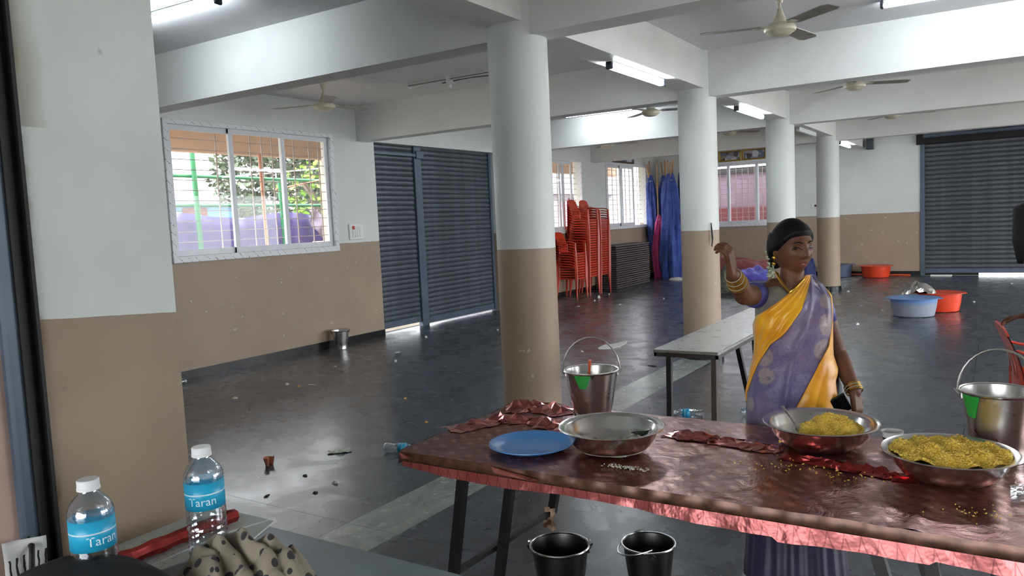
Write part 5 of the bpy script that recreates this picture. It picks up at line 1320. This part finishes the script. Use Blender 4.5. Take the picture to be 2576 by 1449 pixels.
# face details
def on_face(x, z, out=0.0):
    best = None
    for k in range(60):
        a = -PI/2; yy = -1
    # solve the direction whose head point has the wanted x, z
    d = Vector((x/.073, -1, z/.112)); d.normalize()
    for _ in range(40):
        p = head_point(d); d.x += (x - p.x)*6; d.z += (z - p.z)*5; d.normalize()
    p = head_point(d); return Vector((p.x, p.y - out, p.z))
for s in (-1, 1):
    e = MB(); c = on_face(s*.031, .0085, -.0032); R = T.to_3x3()
    e.ball(T @ c, (.0145, .0075, .0062), 16, 10, R); eo = ob('eye', e, M['eye_dark'], body, smooth=True)
    e = MB(); e.ball(T @ (c + Vector((.002, -.0045, -.002))), (.0058, .0036, .0042), 12, 8, R); ob('iris', e, M['eye_dark'], eo, smooth=True) if False else ob('iris', e, M['eye_dark'], body, smooth=True)
    e = MB(); pts = [on_face(s*(.031 + dx), .0128 - 3.4*dx*dx*10 - .001, .0015) for dx in (-.016, -.010, -.004, .002, .008, .014, .018)]
    e.tube([T @ p for p in pts], [.0012, .0022, .0026, .0026, .0024, .002, .001], 8); ob('eyelid_line', e, M['eye_dark'], body, smooth=True)
    e = MB(); e.grid(lambda u, v: T @ on_face(s*(.031 + (u - .5)*.030), .0125 - .0058*v*(1 - (2*u - 1)**2*.7), .0022 + .002*math.sin(PI*u)), 10, 4); ob('eyelid', e, M['skin'], body, smooth='all')
    e = MB(); pts = [on_face(s*(.012 + .0075*k), .0275 + .0062*math.sin(PI*min(1, k/4.6)) , .001) for k in range(6)]
    e.tube([T @ p for p in pts], [.0018, .0030, .0032, .0028, .002, .0009], 8, flat=.8); ob('eyebrow', e, M['hair'], body, smooth=True)
for z0, h, w in ((-.0525, .0042, .0235), (-.0640, .0052, .021)):
    e = MB(); e.tube([T @ on_face(w*q, z0 + (.0026 if h < .005 else -.0014)*(1 - abs(q)) - .001*abs(q), -.0012) for q in (-1, -.65, -.3, 0, .3, .65, 1)], [.0012, h*.75, h, h*.9, h, h*.75, .0012], 10, flat=.7); ob('lip', e, M['lip'], body, smooth=True)
e = MB(); e.tube([T @ on_face(.013*q, -.0575, .0015) for q in (-1, -.4, .2, .8)], [.0012, .0027, .0027, .0012], 8, flat=.6); ob('teeth', e, M['tooth'], body, smooth=True)
e = MB(); e.tube([T @ on_face(.0075*q, .034, .0012) for q in (-1, 0, 1)], [.0012, .0022, .0012], 8); ob('forehead_mark', e, M['gold_j'], W_, smooth=True)
e = MB(); e.ball(T @ on_face(-.016, -.022, .0015), .0022, 8, 6); ob('nose_stud', e, M['gold_j'], W_, smooth=True)
# hair
vs, fs = sphere_dirs(120, 90)
def hairline(y): 
    P = [(-.12, .068), (-.085, .060), (-.06, .050), (-.035, .020), (-.012, -.004), (.02, -.028), (.05, -.060), (.12, -.075)]
    for (a, za), (b, zb) in zip(P, P[1:]):
        if a <= y <= b: return za + (zb - za)*(y - a)/(b - a)
    return P[-1][1]
hp = [head_point(v) for v in vs]
def hair_shell(T):
    m = MB()
    for p, v in zip(hp, vs):
        k = max(-1.0, min(1.0, (p.z - hairline(p.y))/.016)); o_ = .0125*k if k > 0 else .02*k
        m.v.append(tuple(T @ (p + Vector((v.x*o_, v.y*o_*1.05 + (.012*max(0, k) if v.y > .2 and v.z < .5 else 0), v.z*o_*.85)))))
    m.f = list(fs); return m
ho = ob('hair', hair_shell(T), M['hair'], W_, smooth='all')
e = MB(); e.ball(T @ Vector((0, .105, -.035)), (.042, .034, .045), 20, 12, T.to_3x3()); capsule(e, T @ Vector((0, .09, -.0)), T @ Vector((-.01, .10, -.07)), .04, .03); ob('hair_bun', e, M['hair'], ho, smooth=True)
# jasmine garland behind the ear
r_ = random.Random(21)
e = MB(); e2 = MB()
for k in range(70):
    t_ = r_.random(); c = wl(1938 + 5*math.sin(3*t_) + r_.uniform(-7, 9), 626 + 72*t_, -.05 + r_.uniform(-.02, .025)); d = Vector((r_.gauss(-.8, .5), r_.gauss(-.2, .6), r_.gauss(0, .5))).normalized()
    (e if k % 3 else e2).tube([c, c + d*.008, c + d*.015], [.0018, .0034, .0012], 6)
ob('flower_garland', e, M['flower'], W_, smooth=True)['kind'] = 'stuff'
ob('garland_stems', e2, M['flower_g'], W_, smooth=True)['kind'] = 'stuff'
# jewellery
ear = T @ Vector((-.078, .004, -.030))
e = MB(); e.ball(ear + Vector((-.003, -.006, -.004)), (.0085, .005, .0075), 14, 10); e.ball(ear + Vector((-.004, -.006, -.028)), (.0085, .0075, .0065), 14, 10); e.tube([ear + Vector((-.003, -.004, .02)), ear + Vector((-.003, -.006, -.02))], .0012, 6); ob('earring', e, M['gold_j'], W_, smooth=True)
e = MB(); NK = [wl(1951, 684, .03), wl(1957, 697, .07), wl(1966, 712, .10), wl(1977, 726, .122), wl(1987, 735, .13), wl(1998, 727, .13), wl(2010, 715, .11), wl(2022, 702, .07)]
e.tube(NK, .0036, 8); e.tube([p + Vector((.008, -.002, -.004)) for p in NK[:5]], .0028, 8); ob('necklace', e, M['gold_j'], W_, smooth=True)
def ring(c, ax, r, th, mat, name='bangle'):
    ax = Vector(ax).normalized(); a = ax.orthogonal().normalized(); b = ax.cross(a); m = MB(); m.tube([Vector(c) + a*r*math.cos(2*PI*k/24) + b*r*math.sin(2*PI*k/24) for k in range(25)], th, 6); return ob(name, m, mat, W_, smooth=True)
for k in range(8): ring(WRR.lerp(ELR, .06 + .055*k), ELR - WRR, .031 + .0012*k, .0022, M['gold_j'] if k % 3 else M['bangle_w'])
for k in range(5): ring(WRL.lerp(ELL, .0 + .035*k), ELL - WRL, .033 + .001*(k % 2), .0022, M['bangle_w'] if k % 2 else M['gold_j'])
# blouse
def prof_at(z):
    P = [(1.31, .075, .06), (1.275, .125, .075), (1.24, .150, .10), (1.18, .152, .128), (1.12, .152, .143), (1.05, .152, .128), (.99, .156, .122), (.92, .172, .132), (.84, .19, .145), (.74, .192, .15), (.5, .19, .155), (.25, .2, .165), (.02, .215, .18)]
    for (z1, a1, b1), (z0, a0, b0) in zip(P, P[1:]):
        if z0 <= z <= z1: t = (z - z0)/(z1 - z0); t = t*t*(3 - 2*t); return a0 + (a1 - a0)*t, b0 + (b1 - b0)*t
    return (P[0][1], P[0][2]) if z > 1.31 else (P[-1][1], P[-1][2])
BX = .01
def front(x, z, off=0.0):
    a, b = prof_at(z); q = max(-1, min(1, (x - BX)/a)); return .006 - b*math.sqrt(max(0, 1 - q*q))**.9 - off
m = MB()
def blo(u, v):
    a = 2*PI*u; f = max(0, -math.sin(a)); ztop = 1.292 - .075*f*math.exp(-((math.cos(a)*.14 - .035)/.06)**2) - .03*abs(math.cos(a))**4; z = ztop + (1.02 - ztop)*v
    A, B = prof_at(z); A *= .985; B *= .94; return (BX + A*math.cos(a), .008 + B*math.sin(a)*(1 if math.sin(a) < 0 else .85), z)
m.grid(blo, 56, 18, True); o = ob('blouse', m, M['blouse'], W_, smooth='all'); o.modifiers.new('t', 'SOLIDIFY').thickness = .004
m = MB(); e1 = SHR.lerp(ELR, .55); m.tube([SHR + Vector((.035, .012, .005)), SHR + Vector((-.002, 0, 0)), SHR.lerp(ELR, .3), e1], [.050, .056, .054, .047], 20, cap=False); o = ob('sleeve', m, M['sleeve'], W_, smooth='all'); o.modifiers.new('t', 'SOLIDIFY').thickness = .004
m = MB(); e1 = SHL.lerp(ELL, .42); m.tube([SHL + Vector((-.035, .012, .005)), SHL, SHL.lerp(ELL, .25), e1], [.048, .053, .051, .045], 20, cap=False); o = ob('sleeve', m, M['sleeve'], W_, smooth='all'); o.modifiers.new('t', 'SOLIDIFY').thickness = .004
# saree: skirt, violet panel, yellow border, yellow flare at the hip
m = MB()
def skirt(u, v):
    a = 2*PI*u; z = .99 - .965*v; A, B = prof_at(z); f = v*max(.15, -math.sin(a))
    k = 1 + .035*f*math.sin(22*a) + .012*math.sin(7*a + 5*v); return (BX + A*k*math.cos(a), .008 + B*k*math.sin(a)*(1 if math.sin(a) < 0 else .92), z)
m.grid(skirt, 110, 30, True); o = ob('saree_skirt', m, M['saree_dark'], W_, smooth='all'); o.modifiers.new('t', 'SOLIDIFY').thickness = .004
def curve(P):
    def f(z):
        for (za, xa), (zb, xb) in zip(P, P[1:]):
            if zb <= z <= za: t = (za - z)/(za - zb); return xa + (xb - xa)*t
        return P[0][1] if z > P[0][0] else P[-1][1]
    return f
X1 = curve([(1.325, .066), (1.28, .022), (1.22, -.055), (1.166, -.132), (1.12, -.147), (1.05, -.143), (1.0, -.146), (.92, -.164), (.84, -.181), (.72, -.184)])
X2 = curve([(1.325, .080), (1.30, .078), (1.20, .045), (1.107, -.02), (1.057, -.076), (.972, -.126), (.90, -.155), (.84, -.176), (.72, -.180)])
X3 = curve([(1.325, .095), (1.27, .138), (1.24, .156), (1.145, .158), (1.045, .145), (.975, .105), (.81, .02), (.72, -.02)])
X4 = curve([(1.325, .098), (1.27, .143), (1.24, .162), (1.145, .165), (1.045, .161), (1.0, .162), (.94, .180), (.90, .168), (.80, .176), (.72, .180)])
def panel(name, L, R, z0, z1, off, pleat, mat, nu=26, nv=60):
    m = MB()
    def fn(u, v):
        z = z0 + (z1 - z0)*v; x = L(z) + (R(z) - L(z))*u; o_ = off + pleat(u, v, z)
        y = front(x, z, o_)
        if z > 1.26: y += (z - 1.26)*.9
        return (x, y, z + .006*math.sin(9*u)*(1 if v > .96 else 0))
    m.grid(fn, nu, nv); o = ob(name, m, mat, W_, smooth='all'); s = o.modifiers.new('t', 'SOLIDIFY'); s.thickness = .003; s.offset = 1; return o
panel('violet_drape', X2, X3, 1.325, .70, .010, lambda u, v, z: .005*math.sin(7*u + 9*v) + .006*math.sin(3.3*u*(1 + v) + 14*v) + .010*max(0, math.sin(11*(u - .75*v)))**6 + .006*max(0, math.sin(9*v + 4*u))**5, M['saree'])
panel('yellow_border', X1, X2, 1.325, .80, .017, lambda u, v, z: .009*abs(math.sin(PI*3.5*u + .4*math.sin(5*v))) + .004*math.sin(9*v + 3*u), M['yellow'])
panel('yellow_edge', X3, X4, 1.27, .70, .018, lambda u, v, z: .012*max(0, (1.0 - z)*3)*abs(math.sin(PI*2.2*u)) + .002, M['yellow'])
m = MB(); m.grid(lambda u, v: (.085 + .072*u, .012 - .092*math.cos(PI*(.3 + .7*v)), 1.300 - .07*u*u - .045*abs(math.cos(PI*(.3 + .7*v)))**1.5*(.4 + .6*u)), 10, 16); o = ob('shoulder_drape', m, simple('grey_violet_silk', srgb(132, 124, 146), .45), W_, smooth='all'); o.modifiers.new('t', 'SOLIDIFY').thickness = .004
m = MB(); m.grid(lambda u, v: (-.13 + .26*u, .128 - .03*(2*u - 1)**2 + .006*math.sin(18*u), 1.27 - .62*v), 20, 14); o = ob('back_drape', m, M['saree'], W_, smooth='all'); o.modifiers.new('t', 'SOLIDIFY').thickness = .004
# phone in her lowered hand
ph = thing('mobile_phone', 'black mobile phone held in the lowered hand', 'phone', WO + WE*(wl(2124, 1012, .085).x) + WF*.085 + Vector((0, 0, .775)), 0, rot=(.25, -.5, WRZ + .3))
m = MB(); m.cbox((-.034, -.005, 0), (.034, .005, .085), .004); ob('casing', m, simple('black_phone_case', srgb(16, 16, 18), .3), ph)
m = MB(); m.box((-.030, -.0062, .006), (.030, -.0048, .079)); ob('screen', m, simple('dark_phone_glass', srgb(8, 8, 10), .08), ph)

# bystander in black at the picture edge
B_ = thing('person', 'bystander in black clothes at the picture edge', 'person', (.29, 4.75, 0), .2); B_.scale = (1.0, 1.0, 1.07)
bm_ = MB(); T2 = head_frame((-.07, .0, 1.655), math.radians(150), 0); add_head(bm_, T2)
capsule(bm_, (0, .02, 1.46), (-.05, .0, 1.60), .06, .05); bm_.ball((0, .02, 1.28), (.16, .11, .2), 20, 14); bm_.ball((.01, .02, 1.05), (.13, .1, .2), 20, 14); bm_.ball((.01, .02, .9), (.16, .12, .14), 20, 14)
for s in (-1, 1):
    capsule(bm_, (.01 + s*.08, .02, .88), (.01 + s*.08, .0, .48), .085, .058); capsule(bm_, (.01 + s*.08, .0, .48), (.01 + s*.08, .03, .08), .056, .038); bm_.ball((.01 + s*.085, -.04, .035), (.04, .11, .033), 12, 8)
capsule(bm_, (-.08, .02, 1.44), (-.19, .02, 1.42), .06, .058); capsule(bm_, (.08, .02, 1.44), (.19, .02, 1.42), .06, .058)
capsule(bm_, (-.19, .02, 1.42), (-.17, -.04, 1.16), .056, .044); capsule(bm_, (-.17, -.04, 1.16), (.03, -.14, 1.12), .042, .03); hand(bm_, (.03, -.14, 1.12), (.10, -.15, 1.12), (0, 0, 1), (0, 1, 0), .6)
EB = Vector((.28, .25, 1.12)); WB = Vector((-.04, .66, .86)); capsule(bm_, (.19, .02, 1.42), EB, .056, .044); capsule(bm_, EB, WB, .042, .028); hand(bm_, WB, (-.11, .72, .84), (.6, .6, 0), (0, 0, 1), .7)
bb = body_object(bm_, M['skin'], B_, .006)
m = MB(); capsule(m, (0, .02, 1.47), (0, .02, 1.45), .05, .05)
def dress(u, v):
    a = 2*PI*u; z = 1.50 - 1.38*v; P = curve([(1.50, .10), (1.46, .195), (1.40, .205), (1.28, .175), (1.08, .150), (.92, .165), (.5, .17), (.1, .2)])(z)
    D = curve([(1.50, .07), (1.44, .1), (1.28, .13), (1.08, .12), (.9, .15), (.1, .2)])(z); k = 1 + .03*v*math.sin(13*a); return (.005 + P*k*math.cos(a), .02 + D*k*math.sin(a), z)
m = MB(); m.grid(dress, 60, 34, True); M['black_cloth'] = simple('black_dress_cloth', srgb(16, 16, 19), .8, var=.3, scale=10, bump=.2); o = ob('dress', m, M['black_cloth'], B_, smooth='all'); o.modifiers.new('t', 'SOLIDIFY').thickness = .004
m = MB(); m.tube([(-.12, .02, 1.445), (-.19, .02, 1.42), (-.195, -.005, 1.30), (-.185, -.03, 1.2)], [.068, .072, .068, .06], 18, cap=False); o = ob('sleeve', m, M['black_cloth'], B_, smooth='all'); o.modifiers.new('t', 'SOLIDIFY').thickness = .004
m = MB(); m.tube([(.12, .02, 1.445), (.19, .025, 1.42), (.215, .11, 1.29), (.235, .2, 1.19)], [.068, .072, .068, .058], 18, cap=False); o = ob('sleeve', m, M['black_cloth'], B_, smooth='all'); o.modifiers.new('t', 'SOLIDIFY').thickness = .004
ob('hair', hair_shell(T2), M['hair'], B_, smooth='all')
for s in (-1, 1):
    e = MB(); e.ball(T2 @ on_face(s*.031, .008, -.004), (.0145, .0075, .0055), 12, 8, T2.to_3x3()); ob('eye', e, M['eye_white'], bb, smooth=True)
